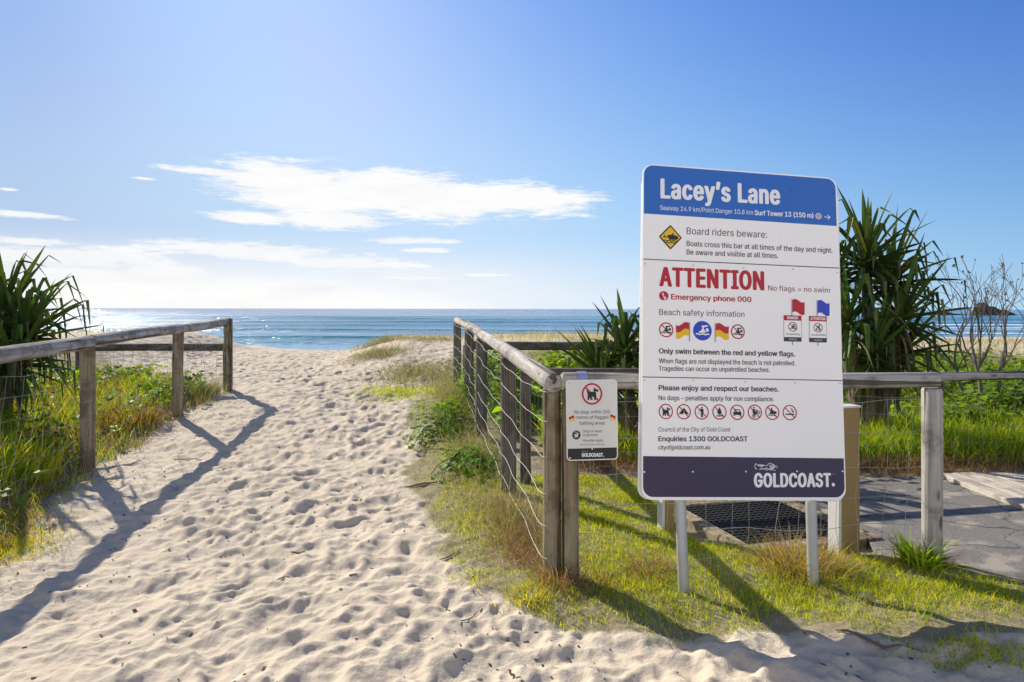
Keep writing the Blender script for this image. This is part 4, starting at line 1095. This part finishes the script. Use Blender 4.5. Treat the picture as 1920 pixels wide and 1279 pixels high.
LUSH = [(.19, .33, .02), (.24, .39, .022), (.28, .41, .028), (.14, .26, .02)]
LAWN = [(.40, .44, .018), (.32, .39, .015), (.46, .47, .025), (.50, .46, .04)]
YELL = [(.50, .47, .03), (.42, .47, .03), (.54, .47, .05)]
TAN = [(.38, .29, .16), (.30, .22, .12), (.45, .37, .24), (.26, .17, .09)]
RUST = [(.25, .12, .055), (.30, .16, .08), (.20, .10, .05)]
SPIN = [(.26, .27, .15), (.34, .32, .21), (.18, .21, .10), (.40, .36, .26)]
DEEP = [(.045, .09, .015), (.06, .12, .018), (.035, .07, .014)]
VINE = [(.10, .22, .02), (.15, .28, .02), (.07, .15, .018), (.20, .30, .03)]

def patch(x, y, s, seed, lo, hi): return sstep(lo, hi, fbm(x * s + seed, y * s, 4, seed))
def off_pad(x, y):
    """0 on the paved pad and the drain platform"""
    lim = np.interp(x, [1.0, 1.2, 2.1, 2.55, 2.8, 3.3, 9], [9, 4.42, 4.15, 4.08, 3.75, 3.12, 2.3])
    return 1 - ((y > lim) & (x > 1.12) & (y < 6.25))

r0 = np.random.default_rng(100)
# lawn round the sign: short, bright, thinning to the sand
def d_lawn(x, y):
    xr = np.interp(y, YR, XR)
    core = sstep(.0, .3, x - np.interp(y, [2.9, 3.6, 3.9, 6.0], [.45, .25, .28, .0])) * sstep(3.2, 3.75, y)
    bare = patch(x, y, 1.8, 201, .36, .54)
    return veg_right(x, y) * off_pad(x, y) * (core * (.4 + .6 * bare) + (1 - core) * .30 * patch(x, y, 2.6, 202, .40, .62))
R_ = scatter(400000, -.6, 5.4, 2.6, 6.15, d_lawn, 1)
n = len(R_); hh = .014 + .030 * r0.random(n) * (.5 + fbm(R_[:, 0] * 2, R_[:, 1] * 2, 3, 9))
hh = hh * np.where(r0.random(n) < .05, 2.1, 1.0)
tag(blades('lawn_grass', R_, hh, .0042, pick(LAWN + LUSH[:2], n, r0, .4), M_GREEN, seg=2, lean=(.1, 1.0), curl=(.1, .9), seed=2), 'short bright green lawn grass around the sign legs and fence', 'grass', kind='stuff')

# low matted grass on the path-side bank
def d_bank(x, y):
    xr = np.interp(y, YR, XR); t = x - xr
    fence = np.interp(y, [3.9, 11.6], [.2, -.95])
    return veg_right(x, y) * (x < fence + .15) * (y < 14.5) * (.16 + .6 * patch(x, y, 2.4, 203, .38, .60)) * (.35 + .65 * sstep(.05, .5, t)) * (1 - .85 * sstep(7.5, 10.5, y))
R_ = scatter(300000, -3.2, .6, 3.0, 14.5, d_bank, 3)
n = len(R_); hh = .014 + .034 * r0.random(n)
tint = fbm(R_[:, 0] * .9 + 3, R_[:, 1] * .9, 3, 77)
c1 = pick(YELL[1:2] + LAWN + LUSH, n, r0, .35); c2 = pick(TAN[2:3] + SPIN, n, r0); kk = (r0.random(n) < .6 * sstep(.46, .66, tint))[:, None]
tag(blades('bank_grass', R_, hh, .0046, np.where(kk, c2, c1), M_GREEN, seg=2, lean=(.2, 1.1), curl=(.2, 1.0), seed=4), 'low matted green and straw grass on the sandy bank right of the path', 'grass', kind='stuff')

# long wispy dune grass along the right path fence
def d_wisp(x, y):
    fx = np.interp(y, [3.9, 11.6], [.2, -.95])
    return np.exp(-((x - fx + .10 + .04 * (y > 6)) / .19) ** 2) * sstep(4.25, 4.9, y) * (.15 + .85 * patch(x, y, 1.3, 205, .4, .6))
R_ = scatter(60000, -2.2, .45, 4.2, 12.0, d_wisp, 5)
n = len(R_)
tag(blades('dune_grass', R_, r0.uniform(.10, .38, n), .0045, pick(SPIN + SPIN + TAN[:1] + LUSH[:1], n, r0), M_DRY, seg=5, lean=(.1, .8), curl=(.4, 1.9), seed=6), 'long wispy grey green dune grass spilling through the right path fence', 'grass', kind='stuff')
R_ = scatter(7000, -.5, .4, 4.0, 5.3, lambda x, y: np.exp(-((x - np.interp(y, [3.9, 5.3], [.12, -.06])) / .13) ** 2), 7)
n = len(R_)
tag(blades('dead_grass', R_, r0.uniform(.06, .26, n), .003, pick(TAN + RUST, n, r0), M_DRY, seg=4, lean=(.2, 1.3), curl=(.3, 2.0), seed=8), 'dry tangled straw grass at the foot of the right path fence', 'grass', kind='stuff')

# green vine with round leaves at the right path fence
# each vine is ragged: its leaves gather in several lobes
def vine(name, label, cx, cy, rx, ry, n, h, size, seed, cat='plant', cols=VINE, group=None):
    r = np.random.default_rng(seed); a = r.uniform(0, 6.283, n); q = np.sqrt(r.random(n)); lob = .55 + .45 * np.sin(a * 3 + seed) * np.cos(a * 2 - seed); x = cx + np.cos(a) * q * rx * lob * 1.3; y = cy + np.sin(a) * q * ry * lob * 1.3
    z = gzs(x, y); R_ = np.stack([x, y, z], -1)
    hh = h * (1 - q ** 2 * .7) * r.uniform(.1, 1.2, n) * (.5 + fbm(x * 4, y * 4, 2, seed)) + .02
    o = thing(name, label, cat, (cx, cy, gz(cx, cy)), group)
    round_leaves('leaves', R_, r.uniform(*size, n), hh, pick(cols, n, r, .3), M_GLOSSV, o, (cx, cy, gz(cx, cy)), seed)
    b = MB()
    for i in range(9):
        a = r.uniform(0, 6.283); pts = []
        for j in range(6):
            t = j / 5; px, py = cx + math.cos(a + t * .7) * rx * t, cy + math.sin(a + t * .7) * ry * t
            pts.append((px, py, gz(px, py) + .03 + h * .4 * math.sin(t * 3)))
        b.tube(pts, .004, 5)
    b.build('stem', M_STEM, o)
    return o
M_GLOSSV = leafy('vine_leaf', .45, .55, .12)
M_STEM = plain('plant_stem', (.10, .075, .045), .8, .3, 20)
vine('beach_vine', 'bright green round leaved vine spreading from the right path fence onto the sand', -.80, 8.3, .48, 1.25, 380, .22, (.05, .10), 301)
vine('beach_vine', 'low leafy creeper clump at the foot of the nearer posts of the right path fence', -.42, 6.5, .35, .7, 260, .20, (.05, .09), 303)
vine('beach_vine', 'small green vine climbing the far posts of the right path fence', -.62, 9.6, .28, .6, 170, .62, (.05, .09), 302)

# brown tufts and clumps one can count
def clump(name, label, x, y, n, h, spread, cols, seed, w=.004, lean=(.05, .7), curl=(.2, 1.4), mat=None, group=None, seg=4):
    r = np.random.default_rng(seed); z = gz(x, y)
    px = x + r.normal(0, spread, n); py = y + r.normal(0, spread, n)
    R_ = np.stack([px, py, gzs(px, py) - .01], -1)
    az = np.arctan2(py - y, px - x) + r.normal(0, .7, n)
    o = blades(name, R_, r.uniform(h * .45, h, n), w, pick(cols, n, r), mat or M_DRY, None, (x, y, z), seg, lean, curl, seed, az)
    return tag(o, label, 'grass clump', group)
clump('grass_clump', 'rusty dry grass tuft at the base of the corner post pair', .27, 3.78, 420, .20, .055, RUST + TAN, 401, .0035, (.1, .9), (.3, 1.8))
clump('grass_clump', 'dark dead grass tangle right of the corner post pair on the lawn', .47, 3.72, 420, .14, .075, RUST + [(.12, .085, .055)], 402, .003, (.4, 1.4), (.3, 1.6))
clump('grass_clump', 'yellow green weed tuft left of the corner post foot', .10, 3.62, 300, .10, .06, YELL, 403, .005, (.2, 1.1), (.1, .9), M_GREEN)
clump('grass_clump', 'small brown grass tuft beside the left sign leg', .80, 3.92, 420, .17, .07, TAN + RUST, 404, .0032, (.2, 1.2), (.3, 1.6))
clump('grass_clump', 'big straw coloured grass tuft against the right sign leg', 1.66, 3.98, 900, .27, .10, TAN + RUST[:2] + YELL[:1], 405, .0036, (.1, 1.0), (.3, 1.6))
clump('grass_clump', 'dry grass tuft between the right sign leg and the tall tan post', 1.86, 3.98, 420, .16, .08, TAN + LAWN, 406, .0036, (.2, 1.1), (.3, 1.5))
clump('grass_clump', 'leafy green weed at the foot of the right fence post', 2.40, 4.03, 130, .25, .05, YELL[1:2] + LUSH, 407, .016, (.05, .9), (.3, 1.6), M_GREEN)
clump('grass_clump', 'dark twiggy dead tuft behind the green weed at the right fence post', 2.47, 4.08, 420, .16, .06, RUST + [(.10, .07, .045)], 408, .003, (.2, 1.2), (.3, 1.4))
clump('grass_clump', 'small yellow tuft growing alone on the dark edge of the asphalt', 2.12, 4.06, 160, .10, .05, YELL, 409, .004, (.2, 1.0), (.2, 1.0), M_GREEN)

# ---- behind the front fence: dry litter, lush bank, vines
def d_lush(x, y): return (x > .35) * sstep(6.55, 6.95, y + .25 * (fbm(x * 1.5, x * 0 + 3, 3, 12) - .5)) * (1 - sstep(8.0, 8.7, y)) * (.35 + .65 * patch(x, y, 1.1, 207, .3, .55))
R_ = scatter(52000, .3, 8.0, 6.4, 8.7, d_lush, 11)
n = len(R_)
tag(blades('lush_grass', R_, r0.uniform(.16, .38, n), .011, pick(LUSH, n, r0), M_GREEN, seg=4, lean=(.0, .5), curl=(.2, 1.3), seed=12, tipcol=pick(LUSH + LUSH + YELL, n, r0)), 'tall lush green grass bank behind the second fence', 'grass', kind='stuff')
def d_litter(x, y): return (x > .3) * np.exp(-((y - 6.55 - .05 * np.sin(x * 3)) / .28) ** 2)
R_ = scatter(36000, .3, 7.8, 5.9, 7.3, d_litter, 13)
n = len(R_)
tag(blades('dead_grass', R_, r0.uniform(.06, .30, n), .0042, pick(TAN[1:] + RUST + [(.10, .075, .05)], n, r0), M_DRY, seg=4, lean=(.3, 1.4), curl=(.3, 1.9), seed=14), 'brown dead grass litter along the foot of the second fence', 'grass', kind='stuff')
# lawn strip between the right path fence and the platform reaches back to the litter
def d_cover(x, y): return (x > np.interp(y, [4, 11.6], [.35, -.7])) * sstep(7.6, 8.2, y) * (1 - sstep(11.5, 14.5, y)) * patch(x, y, .8, 209, .30, .48)
R_ = scatter(46000, -.7, 14.0, 7.4, 15.5, d_cover, 15)
n = len(R_)
tag(round_leaves('ground_cover', R_, r0.uniform(.07, .15, n), r0.uniform(.04, .28, n), pick(VINE + VINE + DEEP[:1] + LUSH[:1], n, r0, .3), M_GLOSSV, seed=16), 'round leaved green creeper covering the dune behind the fences', 'ground cover', kind='stuff')
def d_cg(x, y): return (x > np.interp(y, [4, 11.6], [.3, -.6])) * sstep(8.0, 9.0, y) * (1 - .7 * sstep(12.5, 16, y)) * (.25 + .75 * patch(x, y, .9, 211, .42, .6))
R_ = scatter(42000, -.7, 15.0, 8.0, 17.5, d_cg, 17)
n = len(R_); ff = sstep(10, 15, R_[:, 1])[:, None]
tag(blades('dune_grass', R_, r0.uniform(.15, .42, n), .007, pick(LUSH + LUSH + YELL, n, r0) * (1 - ff) + pick(SPIN + YELL[1:2], n, r0) * ff, M_GREEN, seg=3, lean=(.0, .7), curl=(.2, 1.3), seed=18), 'mixed green and straw grass over the dune behind the fences', 'grass', kind='stuff')
# sparse spinifex on the crest of the dunes
def d_crest(x, y):
    right = sstep(-3.6, -1.5, x) * sstep(14.5, 16.5, y) * (.10 + .9 * patch(x, y, .55, 213, .50, .66)) * (1 + .6 * sstep(2, 6, x))
    left = sstep(7.2, 8.8, -x) * sstep(12.5, 14.5, y) * (.08 + .7 * patch(x, y, .6, 214, .52, .68))
    return np.clip(np.maximum(right, left), 0, 1)
R_ = scatter(40000, -17, 17.0, 12.5, 20.6, d_crest, 19)
n = len(R_)
tag(blades('spinifex', R_, r0.uniform(.07, .22, n), .007, pick(SPIN + TAN[:1] + TAN[2:3], n, r0), M_DRY, seg=3, lean=(.1, .9), curl=(.2, 1.2), seed=20), 'sparse pale spinifex grass on the sandy dune crests', 'grass', kind='stuff')
for lab, (x, y, sx, sy, nn, h), sd in (('straw and olive grass tuft on the sand crest nearest the sea', (-3.25, 17.2, .34, .30, 1500, .30), 421), ('broad olive grass tuft low on the sandy dune face', (-2.85, 14.6, .34, .34, 1700, .24), 422),
                                       ('wide grey grass tuft on the sand left of the far right fence posts', (-1.72, 12.4, .36, .55, 2400, .24), 423), ('thin straw tuft high on the dune left of the fence end', (-2.0, 16.6, .34, .25, 700, .26), 424)):
    r = np.random.default_rng(sd); px = x + r.normal(0, sx, nn); py = y + r.normal(0, sy, nn)
    o = blades('grass_tuft', np.stack([px, py, gzs(px, py) - .01], -1), r.uniform(h * .4, h, nn), .007, pick(SPIN + SPIN + DEEP[:1], nn, r), M_DRY, None, (x, y, gz(x, y)), 4, (.1, 1.1), (.3, 1.5), sd)
    tag(o, lab, 'grass tuft')
x, y = -1.72, 10.6; r = np.random.default_rng(430); nn = 2600
px = x + r.normal(0, .34, nn); py = y + r.normal(0, .36, nn)
tag(blades('grass_patch', np.stack([px, py, gzs(px, py) - .01], -1), r.uniform(.04, .10, nn), .007, pick(YELL[:2] + LAWN + LUSH, nn, r), M_GREEN, None, (x, y, gz(x, y)), 2, (.2, 1.0), (.1, .8), 430), 'bright yellow green grass patch on the sand near the far right fence', 'grass patch')

# ---- bank left of the path
def lf(y): return np.interp(y, YL, XL)
def d_left(x, y): return veg_left(x, y) * (y > 2.1) * (y < 12.4) * (.3 + .7 * patch(x, y, 1.1, 215, .34, .52)) * (x > -9)
R_ = scatter(82000, -9, -2.5, 2.1, 12.4, d_left, 31)
n = len(R_); dd = np.clip((lf(R_[:, 1]) - R_[:, 0]) / .7, .1, 1)
cc = pick(LUSH + YELL + DEEP[:1], n, r0); c2 = pick(RUST + TAN, n, r0); kk = (r0.random(n) < sstep(.40, .62, fbm(R_[:, 0] * 1.0, R_[:, 1] * 1.0, 3, 33)) * .42 + .06)[:, None]
tag(blades('verge_grass', R_, r0.uniform(.08, .42, n) * (.3 + .7 * dd), .0075, np.where(kk, c2, cc), M_GREEN, seg=4, lean=(.0, .8), curl=(.2, 1.6), seed=32), 'green, yellow and rusty grass on the bank behind the left path fence', 'grass', kind='stuff')
R_ = scatter(9000, -9, -3.4, 4.2, 12.0, lambda x, y: veg_left(x + .22, y) * (.1 + .9 * patch(x, y, .9, 217, .40, .55)), 33)
n = len(R_)
tag(round_leaves('ground_cover', R_, r0.uniform(.06, .13, n), r0.uniform(.06, .34, n), pick(VINE, n, r0, .3), M_GLOSSV, seed=34), 'round leaved green creeper on the bank behind the left path fence', 'ground cover', kind='stuff')
R_ = scatter(26000, -5.2, -2.9, 3.2, 12.0, lambda x, y: np.exp(-((x - lf(y) + .02) / .15) ** 2) * (.2 + .8 * patch(x, y, 2.0, 219, .35, .6)), 35)
n = len(R_)
tag(blades('dead_grass', R_, r0.uniform(.04, .22, n), .0035, pick(RUST + TAN + LAWN[:1], n, r0), M_DRY, seg=4, lean=(.3, 1.4), curl=(.3, 1.9), seed=36), 'dry rusty grass fringe at the foot of the left path fence', 'grass', kind='stuff')
R_ = scatter(5200, -4.6, -3.0, 3.3, 6.3, lambda x, y: np.exp(-(((x - lf(y) - .12) / .2) ** 2)) * patch(x, y, 1.4, 223, .46, .6), 37)
n = len(R_)
tag(blades('bank_grass', R_, r0.uniform(.03, .09, n), .004, pick(LAWN + YELL, n, r0), M_GREEN, seg=2, lean=(.2, 1.1), seed=38), 'thin creeping grass on the sand at the left edge', 'grass', kind='stuff')
clump('grass_clump', 'tall yellow strappy grass clump left of the nearest left fence post', -4.30, 6.2, 110, .50, .09, YELL + LUSH[2:3], 441, .018, (.0, .45), (.1, .8), M_GREEN)
clump('grass_clump', 'large yellow green strappy clump at the left edge behind the wire', -4.45, 5.75, 190, .58, .14, YELL + LUSH, 442, .018, (.0, .5), (.1, 1.0), M_GREEN)
clump('grass_clump', 'rust and gold grass clump between the left fence posts', -4.75, 8.4, 900, .42, .20, RUST + YELL[:1], 443, .006, (.1, .9), (.3, 1.5))
clump('grass_clump', 'grey green grass clump at the far end post of the left fence', -4.85, 10.4, 900, .48, .20, SPIN + LUSH[:1], 444, .006, (.1, .8), (.3, 1.5))

for lab, (px, py, sx, sy, nn, h), cols, sd in (('shaded grass patch on the sand at the bottom right corner', (1830, 1262, .16, .07, 1500, .05), LAWN + LUSH[:1], 451), ('small yellow green grass patch on the sand at the left edge', (14, 1020, .16, .16, 1500, .075), YELL + LAWN, 452)):
    p = at(px, py, .0); r = np.random.default_rng(sd); qx = p.x + r.normal(0, sx, nn); qy = p.y + r.normal(0, sy, nn)
    tag(blades('grass_patch', np.stack([qx, qy, gzs(qx, qy) - .006], -1), r.uniform(h * .4, h, nn), .004, pick(cols, nn, r), M_GREEN, None, (p.x, p.y, gz(p.x, p.y)), 2, (.2, 1.1), (.1, .9), sd), lab, 'grass patch')
# ------------------------------------------------------------------ screw palms (strap leaved), bare shrub
def strap_leaves(name, heads, mat, parent, loc, seed):
    """heads: (x, y, z, axis tilt (dx,dy), n leaves, length, width, lowest elevation, kink share); folded strap leaves, many kinked"""
    r = random.Random(seed); V = []; F = []; C = []
    for (hx, hy, hz, tx, ty, n, L, W, elo, kshare) in heads:
        axis = Vector((tx, ty, 1)).normalized(); q = Vector((0, 0, 1)).rotation_difference(axis)
        for i in range(n):
            az = i * 2.39996 + r.uniform(-.25, .25); t = (i + .5) / n
            el = math.radians(86 + (elo - 86) * t ** 1.05 + r.uniform(-7, 7))
            l = L * (.62 + .38 * math.sin(math.pi * min(1, t * 1.1 + .12))) * r.uniform(.8, 1.12); w = W * r.uniform(.8, 1.15)
            kink = r.uniform(.36, .66) if r.random() < (kshare if t > (.14 if kshare < .9 else .03) else .12) else 2.0
            kang = math.radians(r.uniform(75, 135)); droop = r.uniform(.15, .75) * (.3 + t)
            d = Vector((math.cos(az) * math.cos(el), math.sin(az) * math.cos(el), math.sin(el))); d = q @ d
            p = Vector((hx, hy, hz)) + axis * (.16 * (1 - t)) + Vector((d.x, d.y, 0)) * .03
            seg = 11; b0 = len(V); side = d.cross(Vector((0, 0, 1)))
            if side.length < .05: side = Vector((math.sin(az), -math.cos(az), 0))
            side.normalize(); tw = r.uniform(-.35, .35); done = False
            base = r.random(); g = (.030, .062, .016) if base < .45 else ((.045, .085, .018) if base < .85 else (.085, .115, .03))
            if t < .2: g = (.06, .115, .022)
            g = tuple(c * r.uniform(.8, 1.2) for c in g)
            for s in range(seg + 1):
                u = s / seg
                ww = w * .5 * (min(1, .75 + u * 2) * (1 - u ** 3.0) + .010)
                nrm = side.cross(d).normalized()
                sd = (side * math.cos(tw * u) + nrm * math.sin(tw * u)).normalized(); nn = sd.cross(d).normalized()
                fold = .62 * (1 - .5 * u)
                V.append(p - sd * ww + nn * ww * fold); V.append(p - nn * ww * .25); V.append(p + sd * ww + nn * ww * fold)
                dry = max(0, u - .86) * 4.0 if base > .6 else 0
                cc = tuple(c * (1 - dry) + k_ * dry for c, k_ in zip(g, (.25, .17, .08)))
                C += [cc, cc, cc]
                if s < seg:
                    p = p + d * (l / seg)
                    if u >= kink and not done:
                        a = kang; done = True
                    else: a = droop / seg * (1.0 if not done else .35)
                    # bend towards the ground about the side axis
                    down = Vector((0, 0, -1)); ax = d.cross(down)
                    if ax.length > 1e-3:
                        lim = d.angle(down)
                        d = Quaternion(ax.normalized(), min(a, lim * .92)) @ d; d.normalize()
                        s2 = d.cross(Vector((0, 0, 1)))
                        if s2.length > .15: side = (s2.normalized() if s2.dot(side) > 0 else -s2.normalized())
            for s in range(seg):
                a = b0 + s * 3
                F.append((a, a + 1, a + 4, a + 3)); F.append((a + 1, a + 2, a + 5, a + 4))
    V = np.array([tuple(v) for v in V]) - np.array(loc)
    return link(name, mesh_np(name, V, np.array(F), False, np.array(C)), mat, parent, loc)

def dead_skirt(heads, parent, loc, seed):
    """brown withered straps hanging below each head"""
    r = np.random.default_rng(seed); R_ = []; A = []
    for (hx, hy, hz, n, sp) in heads:
        a = r.uniform(0, 6.283, n); q = r.uniform(.02, sp, n)
        R_.append(np.stack([hx + np.cos(a) * q, hy + np.sin(a) * q, hz + r.uniform(-.15, .15, n)], -1)); A.append(a)
    R_ = np.concatenate(R_); A = np.concatenate(A); n = len(R_)
    return blades('dead_leaves', R_, r.uniform(.45, .95, n), .03, pick([(.12, .085, .05), (.08, .06, .04), (.20, .15, .09), (.05, .045, .03)], n, r), M_DRY, parent, loc, 6, (1.0, 1.9), (1.0, 2.0), seed, A)

def pandanus(label, x, y, heads, seed, trunk_r=.09):
    z = gz(x, y); o = thing('screw_palm', label, 'screw palm', (x, y, z))
    b = MB()
    for (hx, hy, hz, *_) in heads:
        pts = [(x + (hx - x) * t ** .8 * 1.0, y + (hy - y) * t, z - .1 + (hz - z + .15) * t) for t in np.linspace(0, 1, 7)]
        b.tube(pts, [trunk_r * (1.0 - .45 * i / 6) for i in range(7)], 9)
    for k in range(9):
        a = k * .7; b.tube([(x + math.cos(a) * .07, y + math.sin(a) * .07, z + .42), (x + math.cos(a) * .2, y + math.sin(a) * .2, z + .15), (x + math.cos(a) * .27, y + math.sin(a) * .27, z - .08)], [.02, .022, .02], 6)
    b.build('trunk', M_TRUNK, o, smooth=True)
    strap_leaves('crown', heads, M_GLOSS, o, (x, y, z), seed)
    dead_skirt([(h[0], h[1], h[2] - .08, int(h[5] * .42), .12) for h in heads], o, (x, y, z), seed + 1)
    return o
M_TRUNK = wood('palm_trunk', (.11, .09, .065), (.18, .15, .11), (.05, .04, .03), (12, 12, 9), .7)

pandanus('big dark screw palm rising above the fence right of the sign', 4.05, 7.75, [
    (3.98, 7.65, 1.98, -.05, -.05, 58, 0.96, 0.067, -30, 0.8), (4.30, 7.8, 1.78, .30, 0, 36, 0.96, 0.066, -35, 0.85), (3.66, 7.7, 1.84, -.25, 0, 32, 0.85, 0.061, -35, 0.8),
    (4.22, 7.5, 1.36, .40, -.25, 36, 0.96, 0.067, -50, 0.85), (3.72, 7.5, 1.34, -.4, -.3, 34, 0.94, 0.066, -50, 0.85), (4.28, 7.6, .98, .45, -.1, 32, 0.89, 0.064, -55, 0.8), (3.92, 7.45, .95, .0, -.5, 32, 0.89, 0.064, -55, 0.8)], 501)
pandanus('dark screw palm leaning in at the left edge behind the fence', -6.15, 8.1, [
    (-5.95, 8.0, 1.36, .10, 0, 54, 1.16, 0.072, -35, 0.95), (-5.7, 7.9, 1.12, .45, -.1, 48, 1.14, 0.072, -45, 0.95), (-6.4, 8.1, 1.36, -.3, 0, 35, 1.09, 0.069, -40, 0.95),
    (-5.75, 7.85, .82, .5, -.3, 43, 1.02, 0.069, -45, 0.95), (-6.2, 7.8, .78, -.1, -.4, 39, 1.02, 0.069, -45, 0.95)], 511)
pandanus('small green screw palm peeking out left of the big sign', 1.40, 7.35, [
    (1.20, 7.25, 1.04, -.08, 0, 39, 0.71, 0.064, -25, 0.8), (1.48, 7.3, 1.02, .2, -.1, 34, 0.71, 0.062, -35, 0.8), (1.02, 7.15, .74, -.5, -.2, 35, 0.81, 0.066, -35, 0.85), (1.5, 7.1, .70, .3, -.3, 31, 0.78, 0.064, -45, 0.8)], 521, .07)

def bare_shrub():
    x, y = 5.95, 8.6; z = gz(x, y); r = random.Random(77)
    o = thing('bare_shrub', 'leafless grey branching shrub at the right edge before the sea', 'shrub', (x, y, z))
    b = MB(); lv = []
    def grow(p, d, L, rad, depth):
        pts = [p]; rr = [rad]; n = 4
        for i in range(n):
            d = (d + Vector((r.gauss(0, .13), r.gauss(0, .13), r.gauss(.05, .09)))).normalized()
            p = p + d * (L / n); pts.append(p); rr.append(rad * (1 - .26 * (i + 1) / n))
        b.tube(pts, rr, 5 if depth < 3 else 4, False)
        if depth >= 5 or rad < .0034:
            if r.random() < .25: lv.append(p)
            return
        k = 2 if depth else 3
        if r.random() < .35: k += 1
        for j in range(k):
            a = r.uniform(0, 6.28); s = r.uniform(.25, .62)
            nd = (d + Vector((math.cos(a) * s, math.sin(a) * s * .8, r.uniform(-.05, .3)))).normalized()
            grow(pts[-1] if j < 2 else pts[2], nd, L * r.uniform(.62, .9), max(rr[-1] * r.uniform(.62, .82), .0033), depth + 1)
    for dx, dy, L, rad in ((-.45, .1, .46, .019), (-.15, -.2, .5, .021), (.35, .1, .5, .022), (.75, -.1, .5, .02), (.1, .4, .5, .018), (-.8, 0, .42, .014), (.55, -.3, .52, .019)):
        grow(Vector((x + dx * .55, y + dy * .3, z + .38)), Vector((dx, dy, .95)).normalized(), L * 1.12, rad * 1.15, 0)
    # a lying limb at the foot
    b.tube([(x - 1.25, y - .25, z + .18), (x - .6, y - .2, z + .20), (x, y - .1, z + .2), (x + .7, y - .05, z + .22), (x + 1.5, y, z + .3)], [.03, .045, .05, .045, .03], 7)
    b.build('branches', M_TWIG, o)
    R_ = np.array([tuple(v) for v in lv]); rr = np.random.default_rng(5)
    round_leaves('leaves', R_ - [0, 0, .02], rr.uniform(.03, .06, len(R_)), np.full(len(R_), .02), pick([(.05, .055, .02), (.10, .09, .03), (.09, .055, .03)], len(R_), rr), M_GLOSSV, o, (x, y, z), 9, tilt=1.5)
M_TWIG = plain('grey_bark', (.13, .11, .095), .85, .3, 12)
bare_shrub()
vine('leafy_bush', 'leafy green bush under the bare shrub at the right edge', 6.5, 8.3, .75, .6, 900, .62, (.06, .12), 311, 'bush', VINE + DEEP)
vine('leafy_bush', 'low round leaved plants at the foot of the big screw palm', 5.2, 7.95, .55, .5, 380, .32, (.08, .14), 312, 'bush', VINE)
vine('leafy_bush', 'bright green leafy weed seen just right of the tall tan post', 3.05, 6.95, .45, .25, 170, .48, (.09, .14), 313, 'bush', VINE)

# ------------------------------------------------------------------ twigs and flotsam on the sand
def twig(label, x, y, L, ang, r, seed, fork=False):
    z = float(ground_z(np.array([x]), np.array([y]))[0]); R = random.Random(seed); b = MB()
    pts = []
    for i in range(6):
        t = i / 5 - .5; px = x + math.cos(ang) * L * t + R.uniform(-.012, .012); py = y + math.sin(ang) * L * t + R.uniform(-.012, .012)
        pts.append((px, py, max(gz(px, py), z - .02) + r * .9 + .004))
    b.tube(pts, [r * .7, r, r * 1.05, r, r * .8, r * .5], 6)
    if fork:
        for k in (2, 3): 
            p = Vector(pts[k]); b.tube([p, p + Vector((math.cos(ang + .9) * L * .18, math.sin(ang + .9) * L * .18, .02)), p + Vector((math.cos(ang + .6) * L * .32, math.sin(ang + .6) * L * .32, .03))], [r * .7, r * .5, r * .3], 5)
    me = b.mesh('driftwood', True); 
    o = link('driftwood', me, M_STICK); o.location = (0, 0, 0)
    return tag(o, label, 'stick')
M_STICK = plain('old_stick', (.14, .10, .07), .85, .3, 20)
for lab, px, py, L, an, r, fk in (('forked dark stick lying at the edge of the right bank', 790, 921, .30, .3, .009, True), ('long thin stick in the shade at the lower right corner', 1640, 1240, .34, -.7, .007, False),
                                  ('short dark stick in the middle of the path', 560, 1037, .14, -.5, .007, False), ('bit of twig with leaves stuck upright in the sand', 530, 1078, .10, 1.2, .004, True),
                                  ('thin twig across the sand near the bottom edge', 880, 1165, .16, .9, .003, False), ('small twig beside the grass edge of the bank', 845, 1050, .16, .9, .004, True),
                                  ('curved twig near the left fence shadow', 350, 867, .28, .1, .005, False)):
    p = at(px, py); twig(lab, p.x, p.y, L, an, r, int(px))
def litter():
    r = np.random.default_rng(909); b = MB()
    x = r.uniform(-5.2, 3.0, 2600); y = 2.1 + r.random(2600) ** 1.5 * 9
    k = (r.random(2600) < (1 - veg_left(x, y)) * (1 - veg_right(x, y)) * (.25 + .75 * patch(x, y, 1.2, 300, .45, .6))); x, y = x[k], y[k]; z = gzs(x, y)
    for i in range(len(x)):
        L = r.uniform(.004, .016) * (2.0 if r.random() < .1 else 1); a = r.uniform(0, 3.14); t = r.uniform(.0015, .004)
        M = Matrix.Rotation(a, 3, 'Z') @ Matrix.Rotation(r.uniform(-.5, .5), 3, 'Y')
        b.box((x[i], y[i], z[i] + .002), (L * 1.6, L * r.uniform(.3, .9), t), M)
    tag(b.build('sand_litter', plain('bark_crumbs', (.07, .05, .035), .9, .4, 40)), 'dark bark crumbs and leaf bits scattered on the sand', 'litter', kind='stuff')
litter()
# ------------------------------------------------------------------ groups of like things
GROUPS = {'path_fence': 'log fences along the sand path', 'dune_fence': 'log fences round the dune plants', 'screw_palm': 'screw palms behind the fences',
          'grass_clump': 'grass clumps at posts and fences', 'grass_tuft': 'grass tufts on the dune sand', 'grass_patch': 'low grass patches on the sand',
          'beach_vine': 'creepers along the right path fence', 'leafy_bush': 'leafy bushes behind the fences', 'driftwood': 'sticks lying on the sand',
          'rock_islet': 'rocks in the sea'}
for o in COL.objects:
    if o.parent is None and o.name.split('.')[0] in GROUPS and 'category' in o and 'group' not in o:
        o['group'] = GROUPS[o.name.split('.')[0]]
